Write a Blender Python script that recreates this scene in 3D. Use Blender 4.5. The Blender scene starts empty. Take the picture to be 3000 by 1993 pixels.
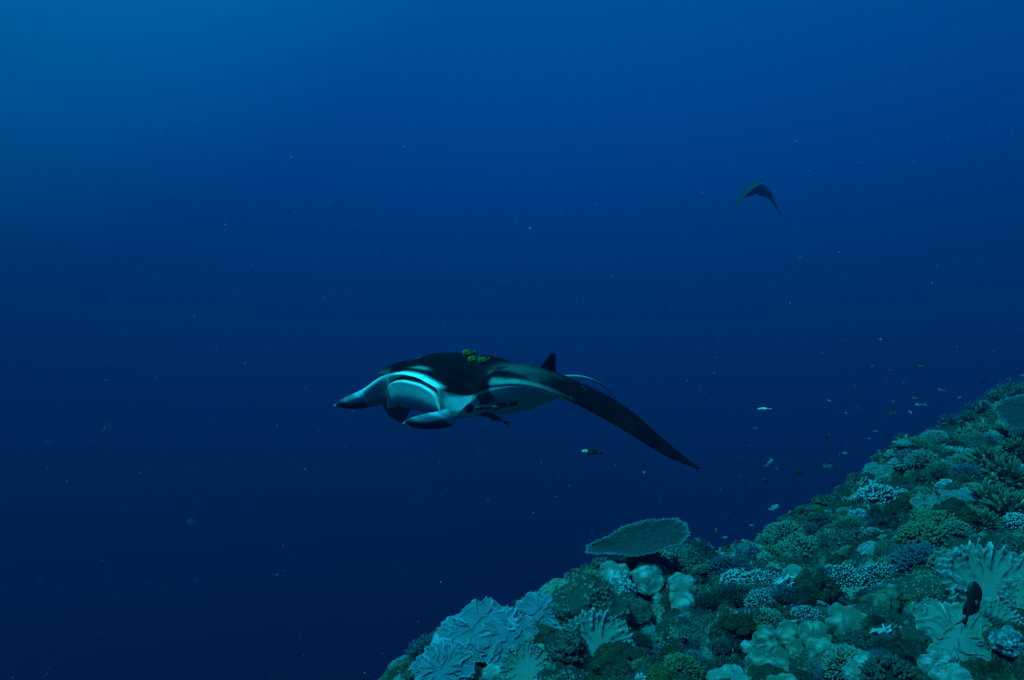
import bpy, math, random
import numpy as np
from mathutils import Vector, Matrix

random.seed(7)
RNG = np.random.default_rng(7)
SC = bpy.context.scene
COL = SC.collection
R = math.radians

# ------------------------------------------------------------------ camera
F_PX, CX, CY = 2355.0, 1500.0, 996.5          # photograph is 3000 x 1993
cam_data = bpy.data.cameras.new('camera')
cam_data.sensor_width = 36.0
cam_data.lens = 36.0 * F_PX / 3000.0
cam_data.clip_start = 0.02
cam_data.clip_end = 400.0
cam_data.dof.use_dof = True
cam_data.dof.focus_distance = 4.2
cam_data.dof.aperture_fstop = cam_data.lens / 2.4      # entrance pupil about 2.4 mm
cam = bpy.data.objects.new('camera', cam_data)
cam.rotation_euler = (R(90), 0, 0)
COL.objects.link(cam)
SC.camera = cam

# ------------------------------------------------------------------ open water all round (world) and filtered daylight
SUN_DIR = Vector((-0.42, -0.36, 0.83)).normalized()     # towards the sun
world = bpy.data.worlds.new('World')
SC.world = world
world.use_nodes = True
nt = world.node_tree
nt.nodes.clear()
w_out = nt.nodes.new('ShaderNodeOutputWorld')
w_bg = nt.nodes.new('ShaderNodeBackground')
w_tc = nt.nodes.new('ShaderNodeTexCoord')
w_xyz = nt.nodes.new('ShaderNodeSeparateXYZ')
w_map = nt.nodes.new('ShaderNodeMapRange')
w_map.inputs[1].default_value = -1.0; w_map.inputs[2].default_value = 1.0
w_ramp = nt.nodes.new('ShaderNodeValToRGB')
w_ramp.color_ramp.interpolation = 'B_SPLINE'
stops = [                                       # the light field of deep clear water, by height of the view direction
    (0.00, (0.0, 0.0005, 0.003)),
    (0.31, (0.0, 0.0030, 0.014)),
    (0.42, (0.0, 0.0130, 0.060)),
    (0.50, (0.0, 0.0250, 0.135)),
    (0.58, (0.0, 0.0500, 0.260)),
    (0.65, (0.0, 0.0980, 0.450)),
    (0.71, (0.0, 0.1450, 0.510)),
    (0.80, (0.0, 0.2050, 0.520)),
    (0.90, (0.001, 0.27, 0.52)),
    (1.00, (0.003, 0.34, 0.53)),
]
el = w_ramp.color_ramp.elements
while len(el) < len(stops):
    el.new(0.5)
for e, (p, c) in zip(el, stops):
    e.position = p; e.color = (*c, 1)
# a soft glow where the sun stands behind the surface
w_dot = nt.nodes.new('ShaderNodeVectorMath'); w_dot.operation = 'DOT_PRODUCT'
w_dot.inputs[1].default_value = Vector((-0.55, 0.50, 0.67)).normalized()
w_gl = nt.nodes.new('ShaderNodeMapRange'); w_gl.interpolation_type = 'SMOOTHSTEP'
w_gl.inputs[1].default_value = 0.74; w_gl.inputs[2].default_value = 1.0
w_add = nt.nodes.new('ShaderNodeMix'); w_add.data_type = 'RGBA'; w_add.blend_type = 'ADD'
w_add.inputs[7].default_value = (0.0, 0.17, 0.26, 1)
nt.links.new(w_tc.outputs['Generated'], w_xyz.inputs[0])
nt.links.new(w_xyz.outputs['Z'], w_map.inputs[0])
nt.links.new(w_map.outputs[0], w_ramp.inputs[0])
nt.links.new(w_tc.outputs['Generated'], w_dot.inputs[0])
nt.links.new(w_dot.outputs['Value'], w_gl.inputs[0])
nt.links.new(w_gl.outputs[0], w_add.inputs[0])
nt.links.new(w_ramp.outputs[0], w_add.inputs[6])
nt.links.new(w_add.outputs[2], w_bg.inputs[0])
w_bg.inputs[1].default_value = 1.0
nt.links.new(w_bg.outputs[0], w_out.inputs[0])

sun_data = bpy.data.lights.new('sun', 'SUN')
sun_data.energy = 5.0
sun_data.angle = R(11)
sun_data.color = (0.010, 0.82, 1.0)                    # daylight after some fifteen metres of sea water
sun = bpy.data.objects.new('sun', sun_data)
sun.rotation_euler = (-SUN_DIR).to_track_quat('-Z', 'Y').to_euler()
COL.objects.link(sun)

HAZE_COLOR = (0.0, 0.040, 0.138, 1)
HAZE_DENSITY = 0.035

SC.view_settings.view_transform = 'Standard'
SC.view_settings.look = 'None'
SC.view_settings.exposure = 0.78
SC.view_settings.gamma = 1.0
SC.view_settings.use_curve_mapping = False
SC.render.engine = 'CYCLES'
SC.cycles.use_denoising = True
SC.cycles.denoiser = 'OPENIMAGEDENOISE'
SC.cycles.denoising_input_passes = 'RGB_ALBEDO_NORMAL'
SC.cycles.denoising_prefilter = 'ACCURATE'
SC.cycles.sample_clamp_indirect = 0.12
SC.cycles.max_bounces = 4
SC.cycles.diffuse_bounces = 2
SC.cycles.glossy_bounces = 1
SC.cycles.transmission_bounces = 1
SC.cycles.volume_bounces = 0
SC.cycles.caustics_reflective = False
SC.cycles.caustics_refractive = False

# ------------------------------------------------------------------ numpy helpers
def at(px, py, d):
    """the point d metres ahead of the camera seen at a pixel of the photograph"""
    return np.array([(px - CX) / F_PX * d, d, (CY - py) / F_PX * d])

_perm = np.random.default_rng(3).permutation(512)
_perm = np.concatenate([_perm, _perm, _perm])
_grad = np.random.default_rng(5).normal(size=(512, 3))
_grad /= np.linalg.norm(_grad, axis=1)[:, None]

def noise(p, scale=1.0, seed=0):
    p = np.asarray(p, float) * scale + seed * 17.31
    i = np.floor(p).astype(int); f = p - i
    u = f * f * f * (f * (f * 6 - 15) + 10)
    i &= 511
    out = 0.0
    for dx in (0, 1):
        for dy in (0, 1):
            for dz in (0, 1):
                h = _perm[_perm[_perm[(i[..., 0] + dx) & 511] + ((i[..., 1] + dy) & 511)] + ((i[..., 2] + dz) & 511)] & 511
                g = _grad[h]
                d = g[..., 0] * (f[..., 0] - dx) + g[..., 1] * (f[..., 1] - dy) + g[..., 2] * (f[..., 2] - dz)
                wx = u[..., 0] if dx else 1 - u[..., 0]
                wy = u[..., 1] if dy else 1 - u[..., 1]
                wz = u[..., 2] if dz else 1 - u[..., 2]
                out = out + d * wx * wy * wz
    return out * 1.5

def fbm(p, scale=1.0, octaves=4, seed=0, gain=0.5):
    a, s, o = 1.0, scale, 0.0
    for k in range(octaves):
        o = o + a * noise(p, s, seed + k)
        a *= gain; s *= 2.03
    return o

def smooth(a, b, x):
    t = np.clip((np.asarray(x, float) - a) / (b - a), 0, 1)
    return t * t * (3 - 2 * t)

def curve(xs, ys, q):
    """smooth monotone-ish interpolation through points (cubic Hermite)"""
    xs = np.asarray(xs, float); ys = np.asarray(ys, float); q = np.asarray(q, float)
    d = np.diff(ys) / np.diff(xs)
    m = np.concatenate([[d[0]], (d[1:] + d[:-1]) / 2, [d[-1]]])
    m[1:-1] = np.where(d[1:] * d[:-1] <= 0, 0, m[1:-1])
    k = np.clip(np.searchsorted(xs, q) - 1, 0, len(xs) - 2)
    h = xs[k + 1] - xs[k]; t = np.clip((q - xs[k]) / h, 0, 1)
    return ((2*t**3 - 3*t**2 + 1) * ys[k] + (t**3 - 2*t**2 + t) * h * m[k]
            + (-2*t**3 + 3*t**2) * ys[k+1] + (t**3 - t**2) * h * m[k+1])

def unit(v):
    v = np.asarray(v, float)
    return v / np.maximum(np.linalg.norm(v, axis=-1, keepdims=True), 1e-9)

class Geo:
    """vertices with a 'tone' (0..1) each, triangles and quads"""
    def __init__(s):
        s.v, s.t, s.f3, s.f4, s.n = [], [], [], [], 0
    def add(s, v, tone=0.0, f3=None, f4=None):
        v = np.asarray(v, float).reshape(-1, 3)
        s.v.append(v)
        s.t.append(np.broadcast_to(np.asarray(tone, float).reshape(-1) if np.ndim(tone) else np.full(len(v), tone), (len(v),)))
        if f3 is not None and len(f3): s.f3.append(np.asarray(f3).reshape(-1, 3) + s.n)
        if f4 is not None and len(f4): s.f4.append(np.asarray(f4).reshape(-1, 4) + s.n)
        s.n += len(v)
    def grid(s, P, tone=0.0, wrap_u=False, wrap_v=False):
        """P (a, b, 3) grid"""
        a, b = P.shape[:2]
        idx = np.arange(a * b).reshape(a, b)
        if wrap_u: idx = np.vstack([idx, idx[:1]])
        if wrap_v: idx = np.hstack([idx, idx[:, :1]])
        q = np.stack([idx[:-1, :-1], idx[1:, :-1], idx[1:, 1:], idx[:-1, 1:]], -1).reshape(-1, 4)
        tt = np.asarray(tone, float)
        s.add(P.reshape(-1, 3), tt.reshape(-1) if tt.ndim else float(tt), f4=q)
    def tubes(s, P, rad, n=6, tone=None, seed=0, flat=1.0):
        """P (B, K, 3) centre lines, rad (B, K) radii; closed at the tip"""
        P = np.asarray(P, float); rad = np.asarray(rad, float)
        B, K = rad.shape
        T = unit(np.gradient(P, axis=1))
        rng = np.random.default_rng(seed)
        ref = unit(rng.normal(size=(B, 1, 3)))
        U = unit(np.cross(T, np.broadcast_to(ref, T.shape)))
        W = np.cross(T, U)
        a = np.linspace(0, 2 * math.pi, n, endpoint=False)
        ring = (P[:, :, None] + rad[:, :, None, None] * (np.cos(a)[None, None, :, None] * U[:, :, None] + flat * np.sin(a)[None, None, :, None] * W[:, :, None]))
        tip = P[:, -1] + T[:, -1] * rad[:, -1:] * 0.55
        v = np.concatenate([ring.reshape(B, -1, 3), tip[:, None]], 1)
        base = (np.arange(B) * (K * n + 1))[:, None]
        k, j = np.meshgrid(np.arange(K - 1), np.arange(n), indexing='ij')
        j2 = (j + 1) % n
        q = np.stack([k * n + j, k * n + j2, (k + 1) * n + j2, (k + 1) * n + j], -1).reshape(-1, 4)
        jj = np.arange(n)
        t3 = np.stack([(K - 1) * n + jj, (K - 1) * n + (jj + 1) % n, np.full(n, K * n)], -1)
        if tone is None:
            tone = np.broadcast_to(np.linspace(0, 1, K), (B, K))
        tv = np.concatenate([np.repeat(tone, n, axis=1), tone[:, -1:]], 1)
        s.add(v.reshape(-1, 3), tv.reshape(-1), f3=(base[:, None] + t3[None]).reshape(-1, 3) if False else (base[:, :, None] + t3[None]).reshape(-1, 3),
              f4=(base[:, :, None] + q[None]).reshape(-1, 4))
    def verts(s):
        return np.concatenate(s.v)
    def mesh(s, name, smooth_shade=True, colors=None):
        V = np.concatenate(s.v); T = np.concatenate(s.t)
        f3 = np.concatenate(s.f3) if s.f3 else np.zeros((0, 3), int)
        f4 = np.concatenate(s.f4) if s.f4 else np.zeros((0, 4), int)
        me = bpy.data.meshes.new(name)
        me.vertices.add(len(V)); me.vertices.foreach_set('co', V.astype(np.float32).ravel())
        li = np.concatenate([f3.ravel(), f4.ravel()]).astype(np.int32)
        me.loops.add(len(li)); me.loops.foreach_set('vertex_index', li)
        ls = np.concatenate([np.arange(len(f3)) * 3, len(f3) * 3 + np.arange(len(f4)) * 4]).astype(np.int32)
        me.polygons.add(len(ls)); me.polygons.foreach_set('loop_start', ls)
        me.update(calc_edges=True)
        me.polygons.foreach_set('use_smooth', np.full(len(ls), smooth_shade))
        at_ = me.attributes.new('tone', 'FLOAT', 'POINT')
        at_.data.foreach_set('value', T.astype(np.float32))
        if colors is not None:
            ca = me.attributes.new('pigment', 'FLOAT_COLOR', 'POINT')
            ca.data.foreach_set('color', np.concatenate([colors, np.ones((len(V), 1))], 1).astype(np.float32).ravel())
        return me

def link(name, me, mat=None, parent=None, loc=(0, 0, 0), rot=None, scale=None):
    o = bpy.data.objects.new(name, me)
    COL.objects.link(o)
    if mat is not None and me is not None:
        if len(me.materials) == 0: me.materials.append(None)
        o.material_slots[0].link = 'OBJECT'
        o.material_slots[0].material = mat
    o.location = loc
    if rot is not None: o.rotation_euler = rot
    if scale is not None: o.scale = (scale, scale, scale) if np.ndim(scale) == 0 else scale
    if parent is not None: o.parent = parent
    return o

def tag(o, label=None, cat=None, group=None, kind=None):
    if label: o['label'] = label
    if cat: o['category'] = cat
    if group: o['group'] = group
    if kind: o['kind'] = kind
    return o

def empty(name, loc=(0, 0, 0), rot=(0, 0, 0)):
    o = bpy.data.objects.new(name, None)
    o.empty_display_size = 0.05
    o.location = loc; o.rotation_euler = rot
    COL.objects.link(o)
    return o

# ------------------------------------------------------------------ materials
MATS = {}
def material(name, base, tip=None, rough=0.75, speck=0.25, speck_scale=60.0, bump=0.3, bump_scale=120.0,
             second=None, second_scale=9.0, second_amount=0.5, tip_pos=(0.45, 0.95), spec=0.25, pigment=False, fuzz=0.0):
    if name in MATS: return MATS[name]
    m = bpy.data.materials.new(name); m.use_nodes = True
    t = m.node_tree; N = t.nodes; L = t.links
    b = N['Principled BSDF']
    b.inputs['Roughness'].default_value = rough
    b.inputs['Specular IOR Level'].default_value = spec
    if fuzz:
        b.inputs['Sheen Weight'].default_value = fuzz
        b.inputs['Sheen Roughness'].default_value = 0.6
    tc = N.new('ShaderNodeTexCoord')
    if pigment:
        at_ = N.new('ShaderNodeAttribute'); at_.attribute_name = 'pigment'
        colour = at_.outputs['Color']
    else:
        at_ = N.new('ShaderNodeAttribute'); at_.attribute_name = 'tone'
        mr = N.new('ShaderNodeMapRange'); mr.inputs[1].default_value = tip_pos[0]; mr.inputs[2].default_value = tip_pos[1]
        L.new(at_.outputs['Fac'], mr.inputs[0])
        mx = N.new('ShaderNodeMix'); mx.data_type = 'RGBA'
        mx.inputs[6].default_value = (*base, 1); mx.inputs[7].default_value = (*(tip or base), 1)
        L.new(mr.outputs[0], mx.inputs[0])
        colour = mx.outputs[2]
        if second:
            n2 = N.new('ShaderNodeTexNoise'); n2.inputs['Scale'].default_value = second_scale; n2.inputs['Detail'].default_value = 4
            L.new(tc.outputs['Object'], n2.inputs['Vector'])
            r2 = N.new('ShaderNodeMapRange'); r2.inputs[1].default_value = 0.45; r2.inputs[2].default_value = 0.62; r2.inputs[4].default_value = second_amount
            L.new(n2.outputs['Fac'], r2.inputs[0])
            m2 = N.new('ShaderNodeMix'); m2.data_type = 'RGBA'; m2.inputs[7].default_value = (*second, 1)
            L.new(r2.outputs[0], m2.inputs[0]); L.new(colour, m2.inputs[6])
            colour = m2.outputs[2]
    ns = N.new('ShaderNodeTexNoise'); ns.inputs['Scale'].default_value = speck_scale; ns.inputs['Detail'].default_value = 3
    L.new(tc.outputs['Object'], ns.inputs['Vector'])
    rs = N.new('ShaderNodeMapRange'); rs.inputs[1].default_value = 0.3; rs.inputs[2].default_value = 0.7
    rs.inputs[3].default_value = 1 - speck; rs.inputs[4].default_value = 1 + speck
    L.new(ns.outputs['Fac'], rs.inputs[0])
    ms = N.new('ShaderNodeVectorMath'); ms.operation = 'SCALE'
    L.new(colour, ms.inputs[0]); L.new(rs.outputs[0], ms.inputs['Scale'])
    L.new(ms.outputs[0], b.inputs['Base Color'])
    if bump:
        nb = N.new('ShaderNodeTexNoise'); nb.inputs['Scale'].default_value = bump_scale; nb.inputs['Detail'].default_value = 3
        L.new(tc.outputs['Object'], nb.inputs['Vector'])
        bp = N.new('ShaderNodeBump'); bp.inputs['Strength'].default_value = bump; bp.inputs['Distance'].default_value = 0.4 / bump_scale
        L.new(nb.outputs['Fac'], bp.inputs['Height']); L.new(bp.outputs[0], b.inputs['Normal'])
    MATS[name] = m
    return m
# ------------------------------------------------------------------ the manta ray
WM = 0.205           # half width of the mouth along the head
def wing_path(s, phis):
    """integrate the wing's droop angle along its span; returns y, z, angle"""
    g = np.linspace(0, 1.7, 400)
    ph = np.radians(curve(*phis, g))
    y = np.concatenate([[0], np.cumsum(np.cos((ph[1:] + ph[:-1]) / 2) * np.diff(g))])
    z = -np.concatenate([[0], np.cumsum(np.sin((ph[1:] + ph[:-1]) / 2) * np.diff(g))])
    return np.interp(s, g, y), np.interp(s, g, z), np.interp(s, g, ph)

def manta_body(phis_left, phis_right, ns=150, na=80, npk=28):
    xi = np.linspace(0, 1, na); xi = 1 - (1 - xi) ** 1.35
    rows, cols, pars = [], [], []
    for side in (-1, 1):
        S = 1.33 if side > 0 else 1.28          # the raised stroke shortens the near wing a little
        s1 = S * (np.linspace(0, 1, ns) ** 1.45)
        sl = s1[::-1] if side < 0 else s1[1:]
        y, z, ph = wing_path(sl, phis_left if side > 0 else phis_right)
        sl = np.where(sl > .45, .45 + (sl - .45) * 1.15 / (S - .45), sl)
        Lx = curve([0, .12, .17, .21, .245, .28, .32, .40, .58, .9, 1.2, 1.45, 1.60],
                   [.545, .545, .535, .51, .455, .395, .355, .335, .29, .14, -.07, -.25, -.43], sl)
        Tx = curve([0, .05, .13, .35, .6, .9, 1.2, 1.45, 1.62], [-.84, -.80, -.70, -.55, -.43, -.36, -.37, -.42, -.47], sl)
        At = curve([0, .15, .27, .40, .55, .82, 1.2, 1.62], [.175, .168, .145, .115, .08, .048, .026, .004], sl)
        Ab = curve([0, .15, .27, .40, .55, .82, 1.2, 1.62], [.165, .16, .145, .10, .055, .030, .015, .003], sl)
        w = 1 - smooth(.21, .40, sl)
        twist = np.radians(curve([0, .35, .7, 1.2, 1.62], [0, -2, -6, -5, -3], sl))
        for k in range(len(sl)):
            g = (1 - xi) ** .5 * xi / .385
            bt = curve([0, .12, .25, .42, .62, .8, .92, 1], [.09, .17, .36, .76, 1.0, .88, .62, .40], xi)
            bb = curve([0, .12, .25, .45, .65, .82, .92, .97, 1], [.09, .22, .48, .92, 1.0, .95, .80, .52, .04], xi)
            ck = smooth(.175, .23, sl[k]) * w[k]
            bb = np.maximum(bb, ck * .80 * np.minimum(1, xi * 1.3))
            top = At[k] * (w[k] * bt + (1 - w[k]) * g)
            bot = -Ab[k] * (w[k] * bb + (1 - w[k]) * g)
            f = smooth(.72, 1.0, xi) * w[k]
            arch = -.06 * (min(sl[k], .3) / .21) ** 2
            top = top + f * arch
            bot = bot + f * arch * .35
            x_t = Tx[k] + xi * (Lx[k] - Tx[k])
            jaw = max(0.0, 1 - (sl[k] / (WM * .88)) ** 2) ** .5
            Lj = Lx[k] - .004 * w[k]
            x_b = Tx[k] + xi * (Lj - Tx[k])
            bot = bot + w[k] * (.052 * jaw - .015) * smooth(.9, 1.0, xi)
            pk = max(0.0, 1 - (sl[k] / WM) ** 2) ** .5
            u = np.linspace(0, 1, npk + 2)[1:-1]
            # straight wall from upper to lower lip, pushed in where the mouth is
            px_ = x_t[-1] + (x_b[-1] - x_t[-1]) * u
            pz_ = top[-1] + (bot[-1] - top[-1]) * u
            deep = np.interp(u, [0, .08, .52, .62, .72, .82, .92, 1], [0, .010, .075, .20, .26, .20, .04, 0])
            lift = np.interp(u, [0, .08, .52, .62, .72, .82, .92, 1], [0, -.002, .000, .012, .0, .004, .012, 0])
            px_ = px_ - pk * deep
            pz_ = pz_ + pk * lift
            sx = np.concatenate([x_t, px_, x_b[::-1]])
            sz = np.concatenate([top, pz_, bot[::-1]])
            part = np.concatenate([np.zeros(na), np.ones(npk), np.full(na, 2.0)])
            xx = np.concatenate([xi, np.ones(npk) * 1.0, xi[::-1]])
            uu = np.concatenate([np.zeros(na), u, np.zeros(na)])
            # nose-down twist about 40 % chord, then droop about the body axis
            xc = Tx[k] + .55 * (Lx[k] - Tx[k])
            c, s_ = math.cos(twist[k]), math.sin(twist[k])
            dx = sx - xc
            rx = xc + dx * c - sz * -s_ * 0 + sz * s_ * 0
            rz = sz * c - dx * s_
            rows.append(np.stack([rx, side * (y[k] + rz * math.sin(ph[k])), z[k] + rz * math.cos(ph[k])], -1))
            pars.append(np.stack([np.full(len(sx), side * sl[k]), xx, part, sx, uu], -1))
    P = np.array(rows); Q = np.array(pars)
    return P, Q

def manta_pigment(P, Q):
    s, xi, part, x, u = [Q[..., i] for i in range(5)]
    a = np.abs(s)
    n1 = fbm(P, 7, 4, 2)
    n2 = fbm(P, 26, 3, 4)
    dark = np.array([.0035, .004, .006]); white = np.array([.90, .90, .88]); grey = np.array([.20, .20, .20])
    t = np.zeros(s.shape)
    # upper side: pale shoulder patches fading backwards, white lip
    sh = smooth(.24, .38, a + n1 * .03) * (1 - smooth(.50, .74, a + n1 * .05)) * smooth(-.16, .16, x + .10 * (a - .4) + n1 * .04) * (1 - smooth(.215, .26, x + n1 * .02))
    up = .07 * sh
    hot = np.exp(-(((a - .34) / .022) ** 2 + ((x - .225) / .02) ** 2))
    up = np.maximum(up, .55 * hot * (s > 0))
    lip = (1 - smooth(.185, .225, a)) * smooth(.958, .984, xi + n2 * .003) 
    up = np.maximum(up, lip * .95)
    fl = np.exp(-(((s + .02) / .055) ** 2 + ((xi - .925) / .011) ** 2)); up = np.maximum(up, .26 * np.clip(fl * 1.6, 0, 1))
    lead = smooth(.37, .42, a) * (1 - smooth(.50, .95, a)) * smooth(.962, .998, xi + n2 * .002)
    up = np.maximum(up, .27 * lead * np.where(s > 0, 1, .25))
    t = np.where(part == 0, up, t)
    # front wall and mouth: lip white, palate grey, throat dark, cheeks mottled
    inm = a < WM
    wall = np.interp(u, [0, .05, .12, .30, .50, .58, .88, .93, 1], [.95, .85, .42, .34, .20, .02, .02, .85, .95])
    cheek = .16 + .10 * n2
    cheek = np.where(s > 0, np.maximum(cheek, .95 * smooth(.232, .262, a + n1 * .03 + .03 * (1 - u)) * (1 - smooth(.298, .312, a + n1 * .02)) * smooth(.0, .25, u + n1 * .2)), cheek * .55)
    t = np.where(part == 1, np.where(inm, wall, cheek), t)
    # belly: white, dusky towards the rear and outer edges
    be = .80 - .62 * smooth(.75, 1.35, a + n1 * .08) - .5 * (1 - smooth(.0, .16, xi + n1 * .05)) * smooth(.3, .6, a)
    be = be - .30 * smooth(.30, .42, a) * (1 - smooth(.42, .60, a)) * smooth(.9, 1.0, xi) * 0
    be = np.where((a > .26) & (a < .45), be, be)
    be = np.where((a < .22), be * (1 - .35 * smooth(.72, .86, xi) * (1 - smooth(.90, .985, xi))), be)  # jaw face darkened below its rim: top light put into the pigment
    eye_white = smooth(.22, .24, a) * (1 - smooth(.29, .31, a)) * smooth(.90, .96, xi)
    be = np.maximum(be, .95 * eye_white)
    t = np.where(part == 2, np.clip(be, .04, 1), t)
    # the dark flank between the eye and the wing root
    fl2 = smooth(.308, .325, a) * (1 - smooth(.385, .41, a)) * np.where(part == 2, smooth(.90, .96, xi), 1.0) * (xi > .8)
    t = t * (1 - .9 * np.clip(fl2, 0, 1))
    n3 = fbm(P, 70, 3, 6); n4 = noise(P * [6, 40, 20], 2.0, 12)
    t = t * (1 + .12 * n2 + .08 * n3)
    t = t + np.where(part == 0, .005 * smooth(.1, .7, fbm(P, 4, 4, 15)) + .03 * smooth(.62, .75, n4) * smooth(.1, .4, n1), 0)     # faint scuffs and blotches on the black back
    t = np.clip(t, 0, 1)[..., None]
    col = dark * (1 - t) + white * t
    return col

def manta_lobe(side):
    """a cephalic lobe: a flap standing on the cheek that rolls up into a horn pointing forwards"""
    K, n = 44, 36
    t = np.linspace(0, 1, K)
    end = np.sqrt(np.clip(1.015 - t ** 7, 0, 1))
    if side > 0:
        x = .36 + .40 * t
        y = curve([0, .3, .6, 1], [.18, .250, .256, .245], t)
        z = curve([0, .3, .6, 1], [-.105, -.118, -.125, -.128], t)
        ry = curve([0, .3, .55, 1], [.012, .034, .038, .028], t) * end
        rz = curve([0, .3, .55, 1], [.036, .045, .043, .030], t) * end
        hinge, lean = .40, .30
    else:
        x = .40 + .43 * t
        y = curve([0, .3, .6, 1], [.195, .225, .235, .225], t)
        z = curve([0, .3, .55, 1], [-.022, -.050, -.090, -.118], t)
        ry = curve([0, .4, .55, .68, 1], [.016, .014, .020, .034, .026], t) * end
        rz = curve([0, .3, .55, .7, 1], [.086, .076, .052, .042, .026], t) * end
        hinge, lean = .58, .06
    a = np.linspace(0, 2 * math.pi, n, endpoint=False)
    P = np.zeros((K, n, 3))
    roll = 0.25 * np.sin(a - 0.6) ** 8          # the rolled edge
    P[..., 0] = x[:, None] + .02 * np.sin(a)[None]
    P[..., 1] = (y[:, None] + ry[:, None] * (1 + roll)[None] * np.cos(a)[None]) * side
    P[..., 2] = z[:, None] + rz[:, None] * np.sin(a)[None]
    n2 = fbm(P, 30, 3, 8)
    ridge = noise(np.stack([P[..., 0] * 3.0, P[..., 1] * 40, P[..., 2] * 40], -1), 2.0, 9)
    tt = t[:, None]
    up = np.sin(a)[None]
    h = tt - hinge - lean * .3 * up
    edge = np.exp(-(h / .022) ** 2) * smooth(-.9, .6, up) + np.exp(-((h - .07) / .07) ** 2) * smooth(-.1, .9, up) * (h > 0)
    base = (1 - smooth(-.03, .0, h)) * (.46 if side > 0 else .24)
    top = (1 - smooth(-.02, .02, h)) * smooth(.80, .93, up) * .9 * (side < 0)
    val = np.maximum(.30 * smooth(-.25, .45, up) * (1 - smooth(.82, .95, tt)), np.maximum(edge * .75, np.maximum(base, top))) * (1 + .3 * n2 + .35 * ridge)
    tip = np.exp(-((tt - 1.0) / .02) ** 2) * .5
    val = np.clip(np.maximum(val, tip), 0, 1)[..., None]
    col = np.array([.015, .020, .030]) * (1 - val) + np.array([.60, .66, .74]) * val
    g = Geo(); g.grid(P, 0, wrap_v=True)
    c = np.array([P[-1].mean(0), P[0].mean(0)])
    nn = K * n
    j = np.arange(n)
    g.add(c, 0)
    g.f3.append(np.stack([(K - 1) * n + j, (K - 1) * n + (j + 1) % n, np.full(n, nn)], -1))
    g.f3.append(np.stack([(j + 1) % n, j, np.full(n, nn + 1)], -1))
    cc = np.concatenate([col.reshape(-1, 3), [col[-1].mean(0), col[0].mean(0)]])
    return g.mesh('cephalic_lobe', colors=cc)

def fin_mesh(name, outline, thick, axis=1, bow=0.0):
    """a thin fin from an outline in a plane, with real thickness tapering to the rim"""
    o = np.asarray(outline, float)
    c = o.mean(0)
    ks = np.linspace(0, 1, 7)
    layers = []
    g = Geo()
    for sgn in (1, -1):
        P = np.zeros((len(ks), len(o), 3))
        for i, k in enumerate(ks):
            q = c + (o - c) * k
            th = sgn * thick * .5 * (1 - k ** 2.5) + sgn * thick * .06
            P[i, :, 0] = q[:, 0]; P[i, :, 2] = q[:, 1]; P[i, :, 1] = th + bow * (q[:, 1] - o[:, 1].min()) ** 2
        g.grid(P if sgn < 0 else P[::-1], 0, wrap_v=True)
    rim = np.stack([g.v[0].reshape(7, -1, 3)[0], g.v[1].reshape(7, -1, 3)[-1]])
    g.grid(rim, 0, wrap_v=True)
    return g.mesh(name)

def build_manta(name, loc, yaw, pitch, roll, label, phl, phr, detail=True, group=None, scale=1.0):
    root = empty(name, loc)
    # local: x forward, y left, z up
    root.rotation_mode = 'QUATERNION'
    q = Matrix.Rotation(yaw, 4, 'Z') @ Matrix.Rotation(pitch, 4, 'Y') @ Matrix.Rotation(roll, 4, 'X')
    root.rotation_quaternion = q.to_quaternion()
    root.scale = (scale,) * 3
    tag(root, label, 'manta ray', group)
    skin = material('manta_skin', (0, 0, 0), pigment=True, rough=.6, speck=.10, speck_scale=40, bump=.05, bump_scale=60, spec=.01)
    black = material('manta_black', (.006, .0065, .008), rough=.6, speck=.1, bump=.05, spec=.04)
    P, Q = manta_body(phl, phr) if detail else manta_body(phl, phr, 40, 18, 6)
    g = Geo(); g.grid(P, 0, wrap_v=True)
    col = manta_pigment(P, Q) if detail else np.where(Q[..., 2:3] == 2, .62, .075) * np.ones(3)  # far rays: white belly, back paled to imitate fading in the water
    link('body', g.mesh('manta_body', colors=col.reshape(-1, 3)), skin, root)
    for side in (1, -1):
        link('cephalic_lobe', manta_lobe(side), skin, root)
    fo = np.array([(-.56, .0), (-.60, .028), (-.645, .085), (-.675, .122), (-.695, .128), (-.708, .118), (-.712, .085), (-.715, .05), (-.73, .025), (-.76, .0), (-.74, -.03), (-.62, -.03)])
    fo = (fo - [-.66, 0]) * [1.75, 1.35] + [-.63, 0]
    d = link('dorsal_fin', fin_mesh('manta_dorsal_fin', fo, .026), black, root)
    d.location = (0, 0, .004)
    t = np.linspace(0, 1, 24)
    tp = np.stack([-.80 - .62 * t, .03 * np.sin(t * 3), .012 + .06 * t - .21 * t ** 2], -1)[None]
    tg = Geo(); tg.tubes(tp, (.010 * (1 - t) ** .8 + .0026)[None], 8, tone=np.clip(1 - 1.4 * np.abs(t - .35), 0, 1)[None])
    link('tail', tg.mesh('manta_tail'), material('manta_tail', (.03, .035, .04), (.45, .47, .48), tip_pos=(.2, .8), rough=.5), root)
    for side in (1, -1):
        e = Geo()
        th, fi = np.meshgrid(np.linspace(0, math.pi, 12), np.linspace(0, 2 * math.pi, 16, endpoint=False), indexing='ij')
        e.grid(np.stack([.028 * np.sin(th) * np.cos(fi), .016 * np.cos(th), .026 * np.sin(th) * np.sin(fi)], -1), 0, wrap_v=True)
        link('eye', e.mesh('manta_eye'), black, root, loc=(.385, side * .312, -.062))
    return root

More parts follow.
